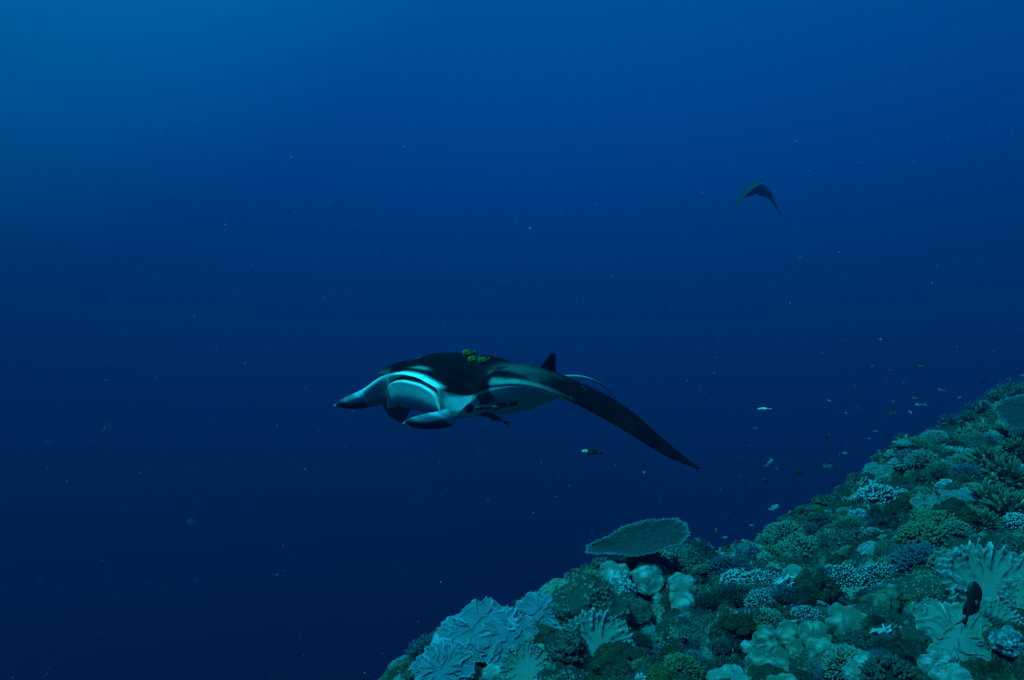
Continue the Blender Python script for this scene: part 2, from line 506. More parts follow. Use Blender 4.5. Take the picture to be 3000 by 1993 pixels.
PHL = ([0, .3, .5, .7, .95, 1.25, 1.62, 1.7], [0, -10, -6, 14, 33, 36, 31, 31])
PHR = ([0, .3, .5, .7, .95, 1.25, 1.62, 1.7], [0, 4, 14, 28, 40, 48, 54, 54])
MANTA_LOC = at(1400, 1126, 4.7)
build_manta('manta_ray', MANTA_LOC, R(180 + 49), R(0), R(-7),
            'large black manta ray with white mouth rim gliding above the reef slope', PHL, PHR)
# ------------------------------------------------------------------ the reef slope
SKY = [(1150, 2015, 2.70), (1172, 1968, 2.78), (1300, 1880, 2.92), (1480, 1800, 3.05), (1620, 1725, 3.15), (1720, 1665, 3.28), (1850, 1650, 3.40),
       (2000, 1640, 3.58), (2150, 1600, 3.80), (2250, 1560, 4.0), (2400, 1475, 4.4), (2520, 1400, 4.8), (2640, 1325, 5.25),
       (2780, 1255, 5.8), (2900, 1172, 6.3), (3000, 1112, 6.8), (3200, 1020, 7.6), (3500, 980, 8.6)]
INNER = [(1215, 1993, 2.5), (1500, 1993, 2.3), (1900, 1993, 2.15), (2300, 1993, 2.05), (2700, 1993, 1.98), (3000, 1993, 1.95), (3300, 1993, 1.95),
         (1500, 1890, 2.62), (1800, 1810, 2.75), (2100, 1790, 2.82), (2400, 1770, 2.84), (2700, 1750, 2.80), (3000, 1750, 2.66), (3300, 1750, 2.65),
         (1800, 1710, 3.06), (2100, 1690, 3.22), (2400, 1630, 3.45), (2700, 1570, 3.65), (3000, 1570, 3.55), (3300, 1510, 3.65),
         (2500, 1490, 4.15), (2700, 1430, 4.55), (2900, 1410, 4.65), (3200, 1360, 4.85), (2800, 1315, 5.35), (3000, 1260, 5.65), (3300, 1210, 6.1)]
EXTRA = [(0.1, 1.3, -1.05), (0.9, 1.1, -.95), (2.0, 1.0, -.85), (-.25, .6, -1.35), (3.2, 2.0, -.55), (4.4, 4.0, -.25), (5.5, 6.0, .1), (6.0, 8.0, .15),
         (.6, -.5, -1.25), (2.5, -.5, -.9), (4.5, .5, -.3), (-.4, -1.5, -1.5), (8, 3, .5), (8.5, 9, .6), (7, -1.5, .2)]
_ctrl = np.array([at(*q) for q in SKY + INNER] + EXTRA)
_rim = np.array([(-.9, -3.5), (-.75, -1.0), (-.58, .8), (-.46, 2.0)] + [tuple(at(*q)[:2]) for q in SKY] + [(8.5, 10.5), (12, 14)])

def _tps_fit(c, lam=.004):
    n = len(c)
    d = np.linalg.norm(c[:, None, :2] - c[None, :, :2], axis=2)
    K = np.where(d > 0, d ** 2 * np.log(np.maximum(d, 1e-9)), 0) + lam * np.eye(n)
    Pm = np.hstack([np.ones((n, 1)), c[:, :2]])
    A = np.vstack([np.hstack([K, Pm]), np.hstack([Pm.T, np.zeros((3, 3))])])
    return np.linalg.solve(A, np.concatenate([c[:, 2], np.zeros(3)]))
_w = _tps_fit(_ctrl)
def tps(q):
    d = np.linalg.norm(q[:, None] - _ctrl[None, :, :2], axis=2)
    K = np.where(d > 0, d ** 2 * np.log(np.maximum(d, 1e-9)), 0)
    return K @ _w[:-3] + _w[-3] + q @ _w[-2:]

def rim_distance(q):
    """signed distance to the reef's rim in plan (positive over the drop-off) and the nearest rim point"""
    a, b = _rim[:-1], _rim[1:]
    ab = b - a
    t = np.clip(((q[:, None] - a) * ab).sum(2) / (ab ** 2).sum(1), 0, 1)
    n = a + t[..., None] * ab
    d = np.linalg.norm(q[:, None] - n, axis=2)
    k = d.argmin(1); i = np.arange(len(q))
    side = ab[k, 0] * (q[:, 1] - a[k, 1]) - ab[k, 1] * (q[:, 0] - a[k, 0])
    return np.where(side > 0, d[i, k], -d[i, k]), n[i, k]

def base_height(q):
    sd, near = rim_distance(q)
    zi = np.clip(tps(np.clip(q, [-2, -3], [9.5, 11])), -2.5, 1.2)
    zn = np.clip(tps(np.clip(near, [-2, -3], [9.5, 11])), -2.5, 1.2)
    d = np.maximum(sd, 0)
    deep = zn - (1.15 * d + .9 * d ** 1.5 / (1 + .25 * d))
    return np.where(sd > 0, np.where(deep < -8, -8 - 5 * np.tanh((-8 - deep) / 5), deep), zi)

def worley(p, scale, seed=0):
    """distance to the nearest feature point of a jittered grid, and a random number of that cell"""
    p = p * scale
    i = np.floor(p).astype(int)
    best = np.full(p.shape[:-1], 9.0); val = np.zeros(p.shape[:-1])
    for dx in (-1, 0, 1):
        for dy in (-1, 0, 1):
            for dz in (-1, 0, 1):
                c = i + (dx, dy, dz)
                h = _perm[_perm[_perm[(c[..., 0] + seed) & 511] + (c[..., 1] & 511)] + (c[..., 2] & 511)] & 511
                o = (_grad[h] * .5 + .5) * .9 + .05
                d = np.linalg.norm(p - (c + o), axis=-1)
                m = d < best
                best = np.where(m, d, best); val = np.where(m, h / 512.0, val)
    return best, val

def axis(parts):
    return np.concatenate([np.linspace(a, b, n, endpoint=False) for a, b, n in parts] + [[parts[-1][1]]])
gx = axis([(-6, -1.4, 30), (-1.4, -.7, 20), (-.7, 2.4, 215), (2.4, 5.0, 110), (5.0, 9, 50), (9, 22, 10)])
gy = axis([(-9, -2, 8), (-2, 1.5, 34), (1.5, 3.6, 150), (3.6, 5.4, 90), (5.4, 8.2, 80), (8.2, 12, 26)])
GX, GY = np.meshgrid(gx, gy, indexing='ij')
q2 = np.stack([GX.ravel(), GY.ravel()], -1)
hz = np.concatenate([base_height(c) for c in np.array_split(q2, 24)])
P0 = np.column_stack([q2, hz])
near = np.exp(-np.maximum(0, np.linalg.norm(q2 - [1.6, 3.4], axis=1) - 4.0) / 3)
lump, lv = worley(P0, 5.0, 3)
lump2, lv2 = worley(P0 + .03 * np.stack([noise(P0, 9, 1), noise(P0, 9, 2), noise(P0, 9, 3)], -1), 13.0, 9)
rough = 1.45 * (.075 * fbm(P0, 1.7, 3, 11) + (.058 * (1 - lump) * (.3 + lv)) + .024 * (1 - lump2) * (lv2 > .3) * (.4 + lv2)
         + .020 * fbm(P0, 14, 4, 21, .6) - .09 * np.clip(noise(P0, 4.2, 31) - .15, 0, 1) * 2)
hz2 = hz + rough - .03
H = hz2.reshape(GX.shape)
side = .035 * np.stack([fbm(P0, 6, 3, 41), fbm(P0, 6, 3, 51)], -1) * near[:, None]
PT = np.column_stack([q2 + side, hz2]).reshape(*GX.shape, 3)

def height(x, y):
    i = np.clip(np.searchsorted(gx, x) - 1, 0, len(gx) - 2); j = np.clip(np.searchsorted(gy, y) - 1, 0, len(gy) - 2)
    u = (x - gx[i]) / (gx[i+1] - gx[i]); v = (y - gy[j]) / (gy[j+1] - gy[j])
    return H[i, j]*(1-u)*(1-v) + H[i+1, j]*u*(1-v) + H[i, j+1]*(1-u)*v + H[i+1, j+1]*u*v
def slope(x, y, e=.09):
    """smoothed surface normal"""
    n = np.array([height(x - e, y) - height(x + e, y), height(x, y - e) - height(x, y + e), 2 * e])
    return n / np.linalg.norm(n)
def hit(px, py, d0=1.6, d1=9.5):
    """where the ray through a pixel first meets the reef; None when it passes over the rim"""
    d = np.linspace(d0, d1, 900)
    x = (px - CX) / F_PX * d; z = (CY - py) / F_PX * d
    below = z < height(x, d)
    if not below.any(): return None
    k = below.argmax()
    return np.array([x[k], d[k], z[k]])

def rock_material():
    m = bpy.data.materials.new('reef_rock'); m.use_nodes = True
    t = m.node_tree; N = t.nodes; L = t.links; b = N['Principled BSDF']
    b.inputs['Roughness'].default_value = .85; b.inputs['Specular IOR Level'].default_value = .15
    tc = N.new('ShaderNodeTexCoord')
    def nz(scale, detail=5, rough_=.6):
        n = N.new('ShaderNodeTexNoise'); n.inputs['Scale'].default_value = scale; n.inputs['Detail'].default_value = detail; n.inputs['Roughness'].default_value = rough_
        L.new(tc.outputs['Object'], n.inputs['Vector']); return n.outputs['Fac']
    def mix(fac, a, c, lo, hi):
        r = N.new('ShaderNodeMapRange'); r.inputs[1].default_value = lo; r.inputs[2].default_value = hi
        L.new(fac, r.inputs[0])
        x = N.new('ShaderNodeMix'); x.data_type = 'RGBA'; L.new(r.outputs[0], x.inputs[0])
        for k, v in ((6, a), (7, c)):
            if isinstance(v, tuple): x.inputs[k].default_value = (*v, 1)
            else: L.new(v, x.inputs[k])
        return x.outputs[2]
    c = mix(nz(5), (.024, .023, .017), (.095, .088, .066), .4, .62)          # turf-covered rock
    c = mix(nz(3.1), c, (.060, .068, .020), .58, .70)                        # green algae
    c = mix(nz(11, 3), c, (.25, .24, .20), .56, .66)                       # pale encrusting patches
    c = mix(nz(8.3, 4), c, (.09, .06, .09), .60, .68)                      # coralline
    v = N.new('ShaderNodeTexVoronoi'); v.inputs['Scale'].default_value = 70; L.new(tc.outputs['Object'], v.inputs['Vector'])
    c2 = mix(v.outputs['Distance'], (.42, .40, .34), c, .12, .30)          # little polyps and shell bits
    r = N.new('ShaderNodeMapRange'); r.inputs[1].default_value = .50; r.inputs[2].default_value = .60
    L.new(nz(7.0, 3), r.inputs[0])
    x = N.new('ShaderNodeMix'); x.data_type = 'RGBA'; L.new(r.outputs[0], x.inputs[0]); L.new(c, x.inputs[6]); L.new(c2, x.inputs[7])
    fl = N.new('ShaderNodeMapRange'); fl.inputs[1].default_value = .35; fl.inputs[2].default_value = .68; fl.inputs[3].default_value = .25; fl.inputs[4].default_value = 2.3
    L.new(nz(120, 4, .7), fl.inputs[0])
    sv = N.new('ShaderNodeVectorMath'); sv.operation = 'SCALE'; L.new(x.outputs[2], sv.inputs[0]); L.new(fl.outputs[0], sv.inputs['Scale'])
    L.new(sv.outputs[0], b.inputs['Base Color'])
    bp = N.new('ShaderNodeBump'); bp.inputs['Strength'].default_value = 1.0; bp.inputs['Distance'].default_value = .025
    L.new(nz(55, 6, .7), bp.inputs['Height'])
    b2 = N.new('ShaderNodeBump'); b2.inputs['Strength'].default_value = 1.0; b2.inputs['Distance'].default_value = .014
    L.new(nz(170, 5, .75), b2.inputs['Height']); L.new(bp.outputs[0], b2.inputs['Normal']); L.new(b2.outputs[0], b.inputs['Normal'])
    return m
g = Geo(); g.grid(PT)
reef = link('reef_terrain', g.mesh('reef_terrain'), rock_material())
tag(reef, 'rough reef rock slope covered with turf and encrusting growth', None, None, 'structure')
# ------------------------------------------------------------------ coral shapes (unit size: radius about 1, base at z = 0)
def hemi(n, lo=.02, seed=0, jit=.12):
    rng = np.random.default_rng(seed)
    k = np.arange(n) + .5
    zz = 1 - k / n * (1 - lo)
    ph = k * 2.399963
    d = np.stack([np.sqrt(1 - zz ** 2) * np.cos(ph), np.sqrt(1 - zz ** 2) * np.sin(ph), zz], -1)
    return unit(d + rng.normal(size=d.shape) * jit)

def dome(g, r, h, tone=0.0, n=20, m=9, rough_=.08, seed=0):
    th, ph = np.meshgrid(np.linspace(0, math.pi * .62, m), np.linspace(0, 2 * math.pi, n, endpoint=False), indexing='ij')
    P = np.stack([r * np.sin(th) * np.cos(ph), r * np.sin(th) * np.sin(ph), h * np.cos(th)], -1)
    P = P * (1 + rough_ * noise(P, 3.0, seed))[..., None]
    g.grid(P, tone, wrap_v=True)

def bush(n=170, tip=.055, h=.75, seed=0, club=1.0, sides=5, fork=2, inner=.45, K=5, lo=.0, ragged=.16, bend=.25):
    """a dense bushy colony: short branches that fork once, on a hidden core"""
    rng = np.random.default_rng(seed)
    d = hemi(n, lo, seed)
    lobes = 1 + ragged * noise(d, 2.2, seed) + ragged * .6 * rng.normal(size=n) * .5
    end = d * lobes[:, None] * [1, 1, h]
    start = end * inner; start[:, 2] *= .8
    t = np.linspace(0, 1, K)
    P, Rr = [], []
    for f in range(fork):
        off = rng.normal(size=(n, 3)) * .06 * (1 if fork > 1 else .3)
        e = end + off
        mid = (start + e) / 2 - np.array([0, 0, bend * .25])
        Pb = (1 - t)[None, :, None] ** 2 * start[:, None] + 2 * (t * (1 - t))[None, :, None] * mid[:, None] + (t ** 2)[None, :, None] * e[:, None]
        rr = tip * rng.uniform(.75, 1.25, n)[:, None] * (1.25 - .45 * t + (club - 1) * smooth(.5, .95, t))[None]
        rr[:, -1] *= .70
        P.append(Pb); Rr.append(rr)
    g = Geo()
    dome(g, .74, .70 * h, 0.0, 24, 10, .14, seed=seed)
    P = np.concatenate(P); Rr = np.concatenate(Rr)
    tone = np.broadcast_to(t, (len(P), K)) * rng.uniform(.85, 1.0, len(P))[:, None]
    g.tubes(P, Rr, sides, tone, seed)
    return g

def fuzz(n=900, h=.6, seed=0, r=.014, length=.28):
    """a low mound bristling with fine stems"""
    rng = np.random.default_rng(seed)
    d = hemi(n, .0, seed, .06)
    s = d * (.74 + .12 * noise(d, 2.5, seed))[:, None] * [1, 1, h]
    e = s + unit(d + [0, 0, .5]) * length * rng.uniform(.6, 1.3, n)[:, None] + rng.normal(size=(n, 3)) * .045
    m = (s + e) / 2 + rng.normal(size=(n, 3)) * .03
    g = Geo(); dome(g, .80, .80 * h, 0.0, 26, 11, .12, seed)
    g.tubes(np.stack([s, m, e], 1), np.broadcast_to([r * 1.2, r, r * .7], (n, 3)), 3, np.broadcast_to([0, .5, 1.0], (n, 3)), seed)
    return g

def staghorn(n=26, seed=0, r=.035):
    """open, forking branches"""
    rng = np.random.default_rng(seed)
    P, Rr, T = [], [], []
    def grow(p, d, L, rad, lev):
        K = 5
        pts = [p]; dd = d
        for k in range(K - 1):
            dd = unit(dd + rng.normal(size=3) * .16 + [0, 0, .07]); pts.append(pts[-1] + dd * L / (K - 1))
        P.append(pts); Rr.append(np.linspace(rad, rad * .72, K)); T.append(np.linspace(lev / 3, (lev + 1) / 3, K))
        if lev < 2:
            for _ in range(rng.integers(2, 4)):
                i = rng.integers(2, K)
                grow(pts[i], unit(dd + rng.normal(size=3) * .65), L * rng.uniform(.55, .8), rad * .78, lev + 1)
    for q in hemi(n, .05, seed, .2):
        grow(q * [.35, .35, .02], unit(q + [0, 0, .35]), rng.uniform(.45, .65), r, 0)
    g = Geo(); g.tubes(np.array(P), np.array(Rr), 5, np.array(T), seed)
    dome(g, .45, .14, 0, seed=seed)
    return g

def nub_mound(seed=0, nub=10.5, amp=.075, h=.62, res=(90, 230)):
    """an encrusting mound crowded with rounded knobs"""
    a, b = res
    th, ph = np.meshgrid(np.linspace(0.0, math.pi * .56, a), np.linspace(0, 2 * math.pi, b, endpoint=False), indexing='ij')
    D = np.stack([np.sin(th) * np.cos(ph), np.sin(th) * np.sin(ph), np.cos(th)], -1)
    rad = 1 + .22 * noise(D, 1.5, seed) + .10 * noise(D, 3.4, seed + 1)
    P = D * rad[..., None] * [1, 1, h]
    f, v = worley(P, nub, seed)
    k = np.clip(1 - f / .62, 0, 1); k = k * k * (3 - 2 * k)
    bare = .15 + .85 * smooth(-.42, -.1, noise(P, 2.6, seed + 5))
    P = P + unit(D + [0, 0, .35]) * (amp * k * (.5 + v) * bare)[..., None]
    g = Geo(); g.grid(P, k * bare, wrap_v=True)
    return g

def lamellae(th, warp, mm, sh, width, seed):
    """radiating ridges: a smooth crest per cell of angle, and a random number per cell"""
    phs = mm * th + warp + sh
    cell = np.floor(phs / (2 * math.pi) + .5)
    rnd = (np.sin(cell * 12.9898 + seed + sh) * 43758.5453) % 1.0
    off = phs - cell * 2 * math.pi
    return np.exp(-(off / width) ** 2), rnd

def ruffle(seed=0, lobes=10, amp=.028, drape=.16, res=(96, 520), ridges=.095, thick=.016, stretch=1.0):
    """a draped fleshy sheet with thin wandering folds and a softly scalloped rim"""
    a, b = res
    u = np.linspace(0, 1, a)[:, None]; th = np.linspace(0, 2 * math.pi, b, endpoint=False)[None]
    c = np.stack([np.cos(th), np.sin(th), 0 * th], -1)
    base = c * u[..., None]
    warp = 3.4 * noise(base, 1.4, seed) + 1.5 * noise(base, 3.3, seed + 1) + .5 * noise(base, 8, seed + 2)
    r1, n1 = lamellae(th, warp, lobes, 0.0, .85, seed)
    r2, n2 = lamellae(th, 1.3 * warp, 2 * lobes + 3, 1.9, 1.0, seed)
    e1 = smooth(.06 + .25 * n1, .45, u) * (.45 + .75 * n1); e2 = smooth(.45, .75, u) * (.3 + .7 * n2)
    fold = np.clip(r1 * e1 + .65 * r2 * e2, 0, 1.3) * (1 - .55 * smooth(.88, 1.0, u))
    rn = np.clip(1 - np.abs(noise(base + .2 * np.stack([noise(base, 2.5, seed), noise(base, 2.5, seed + 8), 0 * th * u], -1), 2.4, seed + 3)) * 6, 0, 1) ** 1.5
    fold = np.maximum(fold, rn * .8 * smooth(.0, .2, u))
    wave = np.sin(lobes * th + warp) * .6 + np.sin((2 * lobes + 3) * th + 1.3 * warp) * .5
    z = .16 - drape * u ** 2 + ridges * fold + amp * wave * smooth(.5, 1, u) + .06 * noise(base, 1.8, seed + 6)
    out = 1 + .16 * noise(c, 1.5, seed + 4)
    r = u * out * (1 - .05 * np.abs(np.sin(.5 * (lobes * th + warp))) ** 4 * smooth(.6, 1, u) + .012 * wave * smooth(.75, 1, u))
    lean = .10 * fold                                  # folds lean outwards
    P = np.stack([np.cos(th) * (r + lean * u) * stretch, np.sin(th) * (r + lean * u), z], -1)
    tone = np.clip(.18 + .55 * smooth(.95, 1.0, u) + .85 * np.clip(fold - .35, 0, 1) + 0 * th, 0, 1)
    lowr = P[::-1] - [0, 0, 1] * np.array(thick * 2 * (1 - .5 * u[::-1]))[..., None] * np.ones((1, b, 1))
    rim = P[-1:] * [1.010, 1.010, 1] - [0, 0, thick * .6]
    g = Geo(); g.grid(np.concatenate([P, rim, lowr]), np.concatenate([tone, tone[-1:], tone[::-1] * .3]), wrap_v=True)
    return g

def finger_leather(seed=0, m=13, res=(104, 620), amp=.15, stretch=1.0):
    """a fleshy dish whose radiating ridges break up into blunt fingers"""
    a, b = res
    u = np.linspace(0, 1, a)[:, None]; th = np.linspace(0, 2 * math.pi, b, endpoint=False)[None]
    c = np.stack([np.cos(th), np.sin(th), 0 * th], -1)
    base = c * u[..., None]
    warp = 2.8 * noise(base, 1.5, seed) + 1.2 * noise(base, 3.6, seed + 1)
    r1, n1 = lamellae(th, warp, m, 0.0, 1.15, seed)
    r2, n2 = lamellae(th, 1.2 * warp, 2 * m + 5, 1.3, 1.25, seed)
    far = smooth(.50, .85, u)
    beads = .55 + .45 * np.sin(u * (26 + 16 * n1) + n1 * 20 + 2 * noise(base, 5, seed + 9))
    rd = r1 * (1 - .6 * far) * (.45 + .55 * beads) + r2 * far * .85 * (.4 + .6 * n2)
    f, v = worley(np.concatenate([base[..., :2], 0 * base[..., :1]], -1), 9.0, seed)
    knob = smooth(.70, .10, f)
    env = smooth(.16 + .34 * n1, .62, u)
    hgt = env * rd * (.6 + .5 * n1) + .75 * knob * smooth(.60, .85, u) * (.35 + v)
    z = .08 + .24 * u ** 2.0 - .14 * smooth(.88, 1.0, u) + amp * hgt
    out = 1 + .16 * noise(c, 1.3, seed + 4)
    r = u * out * (1 + .05 * (r2 - .5) * smooth(.72, 1, u) + .05 * (knob - .3) * smooth(.8, 1, u))
    P = np.stack([np.cos(th) * r * stretch, np.sin(th) * r, z], -1)
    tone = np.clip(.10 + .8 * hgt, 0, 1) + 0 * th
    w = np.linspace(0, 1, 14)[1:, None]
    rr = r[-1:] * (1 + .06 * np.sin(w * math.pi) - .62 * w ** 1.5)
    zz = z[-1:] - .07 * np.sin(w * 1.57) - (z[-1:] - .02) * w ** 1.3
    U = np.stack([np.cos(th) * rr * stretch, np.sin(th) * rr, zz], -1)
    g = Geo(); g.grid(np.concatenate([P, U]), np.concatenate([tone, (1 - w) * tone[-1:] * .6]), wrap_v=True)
    return g

def toadstool_cap(seed=0, lobes=5, polyps=5200, res=(48, 190)):
    """a puffy cap folded into lobes, set all over with polyps"""
    a, b = res
    rng = np.random.default_rng(seed)
    u = np.linspace(0, 1, a)[:, None]; th = np.linspace(0, 2 * math.pi, b, endpoint=False)[None]
    c = np.stack([np.cos(th), np.sin(th), 0 * th], -1)
    base = c * u[..., None]
    warp = 1.9 * noise(base, 1.4, seed) + .6 * noise(base, 3, seed + 1) + rng.uniform(0, 6)
    phs = lobes * th + warp
    cell = np.floor(phs / (2 * math.pi) + .5); rnd = (np.sin(cell * 12.9898 + seed) * 43758.5453) % 1.0
    puff = np.clip(np.cos(.5 * (phs - cell * 2 * math.pi)), 0, 1) ** .6      # 0 in the creases, 1 on top of each lobe
    f_, v_ = worley(np.concatenate([base[..., :2] * 1.0, 0 * base[..., :1]], -1) + .12 * warp[..., None], 2.3, seed + 5)
    lump_ = smooth(.75, .1, f_)
    cr = 1 - puff
    env = smooth(.12 + .3 * rnd, .75, u)
    out = (1 + .18 * noise(c, 1.3, seed + 2)) * (1 - .40 * cr * (.35 + .65 * rnd) * smooth(.35, 1, u))
    ang = u * 1.9
    z = .46 + .32 * np.cos(ang) - .62 * cr * env * (.45 + .55 * rnd) + .30 * lump_ * (1 - .5 * u) + .06 * noise(base, 2.4, seed + 3)
    r = np.sin(np.minimum(ang, 1.57)) * (1 - .06 * np.maximum(ang - 1.57, 0)) * out
    P = np.stack([np.cos(th) * r, np.sin(th) * r, z], -1)
    v = np.linspace(0, 1, 10)[1:, None]
    rr = r[-1:] * (1 - .70 * v); zz = z[-1:] - .09 * np.sin(v * 1.57) - .05 * v
    U = np.stack([np.cos(th) * rr, np.sin(th) * rr, zz], -1)
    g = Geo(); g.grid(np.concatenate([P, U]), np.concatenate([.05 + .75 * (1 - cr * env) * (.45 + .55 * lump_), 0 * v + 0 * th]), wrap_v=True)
    i = np.clip((a * np.sqrt(rng.uniform(0, 1, polyps))).astype(int), 2, a - 1); j = rng.integers(0, b, polyps)
    s = P[i, j] + rng.normal(size=(polyps, 3)) * .008
    nrm = unit(np.cross(P[i, (j + 1) % b] - P[i, j], P[i - 1, j] - P[i, j])); nrm = nrm * np.where((nrm * (s - [0, 0, .4])).sum(1, keepdims=True) < 0, -1, 1)
    dirs = unit(nrm + rng.normal(size=nrm.shape) * .25)
    L = rng.uniform(.018, .042, polyps)[:, None]
    g.tubes(np.stack([s - dirs * .01, s + dirs * L], 1), np.broadcast_to([.007, .0085], (polyps, 2)), 3, np.broadcast_to([.4, 1.0], (polyps, 2)), seed)
    return g

def stalk(r0=.42, r1=.30, h=.62, seed=0, res=(12, 26)):
    a, b = res
    v = np.linspace(0, 1, a)[:, None]; th = np.linspace(0, 2 * math.pi, b, endpoint=False)[None]
    r = r0 + (r1 - r0) * smooth(0, .6, v) + .18 * smooth(.7, 1, v)
    r = r * (1 + .06 * np.sin(5 * th) + .05 * np.sin(9 * th + 1))
    P = np.stack([np.cos(th) * r, np.sin(th) * r, v * h - .25 + 0 * th], -1)
    g = Geo(); g.grid(P, .1, wrap_v=True)
    return g

def table_plate(seed=0, n=2600, sx=1.0, sy=.62, pts=None):
    """a thin spreading plate set with short upright branchlets, bristly at the rim"""
    rng = np.random.default_rng(seed)
    a, b = 34, 180
    u = np.linspace(0, 1, a)[:, None]; th = np.linspace(0, 2 * math.pi, b, endpoint=False)[None]
    c = np.stack([np.cos(th), np.sin(th), 0 * th], -1)
    out = 1 + .10 * noise(c, 1.5, seed) + .06 * noise(c, 5, seed + 1) + .05 * noise(c, 13, seed + 2)
    if pts is not None:
        out = out * curve([x for x, _ in pts], [y for _, y in pts], (th[0] % (2 * math.pi)))[None]
    r = u * out
    z = .13 * u ** 2.2 + .02 * noise(c * u[..., None], 4, seed + 4)
    P = np.stack([np.cos(th) * r * sx, np.sin(th) * r * sy, z], -1)
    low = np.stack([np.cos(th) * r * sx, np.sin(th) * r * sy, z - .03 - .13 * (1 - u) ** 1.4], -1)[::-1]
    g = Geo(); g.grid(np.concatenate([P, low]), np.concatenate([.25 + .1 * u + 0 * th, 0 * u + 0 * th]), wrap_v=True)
    m = 900
    i = np.concatenate([(np.sqrt(rng.uniform(0, 1, n)) * a).astype(int), np.full(m, a - 1)]); j = np.concatenate([rng.integers(0, b, n), rng.integers(0, b, m)])
    s = P[i, j] + rng.normal(size=(len(i), 3)) * [.014, .012, 0]
    d = unit(s * [1, 1, 0] * (i / (a - 1))[:, None] ** 4 * 1.2 + [0, 0, .6] + rng.normal(size=s.shape) * .16)
    L = rng.uniform(.008, .022, len(i))[:, None] * np.where(i == a - 1, 2.2, 1.0)[:, None]
    t = np.broadcast_to([.2, 1.0], (len(i), 2)) * (.60 + .40 * smooth(.88, 1.0, i / (a - 1)))[:, None]
    g.tubes(np.stack([s - d * .01, s + d * L], 1), np.broadcast_to([.0065, .005], (len(i), 2)), 4, t, seed)
    return g

def boulder(seed=0, h=.8, rough_=.34, res=(56, 96), groove=0.0):
    a, b = res
    th, ph = np.meshgrid(np.linspace(0, math.pi * .66, a), np.linspace(0, 2 * math.pi, b, endpoint=False), indexing='ij')
    D = np.stack([np.sin(th) * np.cos(ph), np.sin(th) * np.sin(ph), np.cos(th)], -1)
    k = 1 + rough_ * fbm(D, 1.6, 5, seed, .55)
    gr = np.abs(noise(D + .12 * np.stack([noise(D, 4, 1), noise(D, 4, 2), noise(D, 4, 3)], -1), 5.5, seed + 7))
    if groove: k = k + groove * smooth(.0, .22, gr)
    else:
        f, v = worley(D * k[..., None], 3.6, seed); k = k + .10 * (1 - f) * (v > .35) + .05 * fbm(D, 11, 3, seed + 9, .6)
    g = Geo(); g.grid(D * k[..., None] * [1, 1, h], smooth(.05, .25, gr) if groove else .3 + .7 * noise(D, 6, seed), wrap_v=True)
    return g

def pillars(seed=0, n=3):
    """blunt upright columns grown together at the foot"""
    rng = np.random.default_rng(seed)
    g = Geo(); K, b = 26, 30
    spots = [(0.15, 0, 1.75, .40), (-.42, -.12, 1.35, .34), (.58, .15, .85, .38), (-.05, .45, 1.0, .42)][:n]
    for x, y, h, r in spots:
        t = np.linspace(0, 1, K)[:, None]; th = np.linspace(0, 2 * math.pi, b, endpoint=False)[None]
        rr = r * (1.35 - .75 * t) * np.sqrt(np.clip(1.001 - t ** 9, 0, 1))
        P = np.stack([x + np.cos(th) * rr + .08 * np.sin(t * 3), y + np.sin(th) * rr, t * h - .15 + 0 * th], -1)
        f, v = worley(P, 3.2, seed)
        k = np.clip(1 - f / .6, 0, 1)
        P = P + np.stack([np.cos(th) + 0 * t, np.sin(th) + 0 * t, 0 * th * t], -1) * (.10 * k + .05 * noise(P, 3, seed))[..., None]
        g.grid(P, .3 + .6 * t + 0 * th, wrap_v=True)
    return g

def cauliflower(n=70, seed=0, h=.7, knob=.12):
    """rounded heads made of many small knobs"""
    rng = np.random.default_rng(seed)
    d = hemi(n, .0, seed, .15)
    s = d * (.85 + .22 * noise(d, 2.3, seed))[:, None] * [1, 1, h]
    P, Rr, T = [], [], []
    t = np.array([0, .45, .75, 1.0])
    for c, dd in zip(s, d):
        for _ in range(6):
            e = unit(dd + rng.normal(size=3) * .55)
            L = knob * rng.uniform(.8, 1.4)
            P.append(c * .88 + e[None] * (t * L * 1.3)[:, None]); Rr.append(knob * rng.uniform(.32, .5) * np.array([.7, 1.0, .95, .5])); T.append(t)
    g = Geo(); dome(g, .86, .84 * h, 0, 26, 11, .18, seed)
    g.tubes(np.array(P), np.array(Rr), 6, np.array(T), seed)
    return g

def dead_branches(seed=0, n=9):
    rng = np.random.default_rng(seed)
    P, Rr, T = [], [], []
    for k in range(n):
        p = np.array([rng.uniform(-.7, .7), rng.uniform(-.5, .5), rng.uniform(.05, .35)]); a = rng.uniform(0, 6.28)
        d = unit([math.cos(a), math.sin(a), rng.uniform(-.15, .35)])
        L = rng.uniform(.5, 1.0); pts = []; q = p - d * L / 2; dd = d
        for i in range(7):
            pts.append(q); dd = unit(dd + rng.normal(size=3) * .18); q = q + dd * L / 6
        P.append(pts); Rr.append(rng.uniform(.06, .11) * np.array([.7, 1, 1.05, .95, 1.05, .9, .6])); T.append(np.full(7, rng.uniform(.5, 1)))
        for _ in range(2):
            i = rng.integers(1, 6); e = unit(dd + rng.normal(size=3) * .8)
            P.append(np.array(pts[i]) + e * np.linspace(0, .3, 7)[:, None]); Rr.append(.06 * np.linspace(1, .6, 7)); T.append(np.full(7, .8))
    g = Geo(); g.tubes(np.array(P), np.array(Rr), 7, np.array(T), seed)
    return g

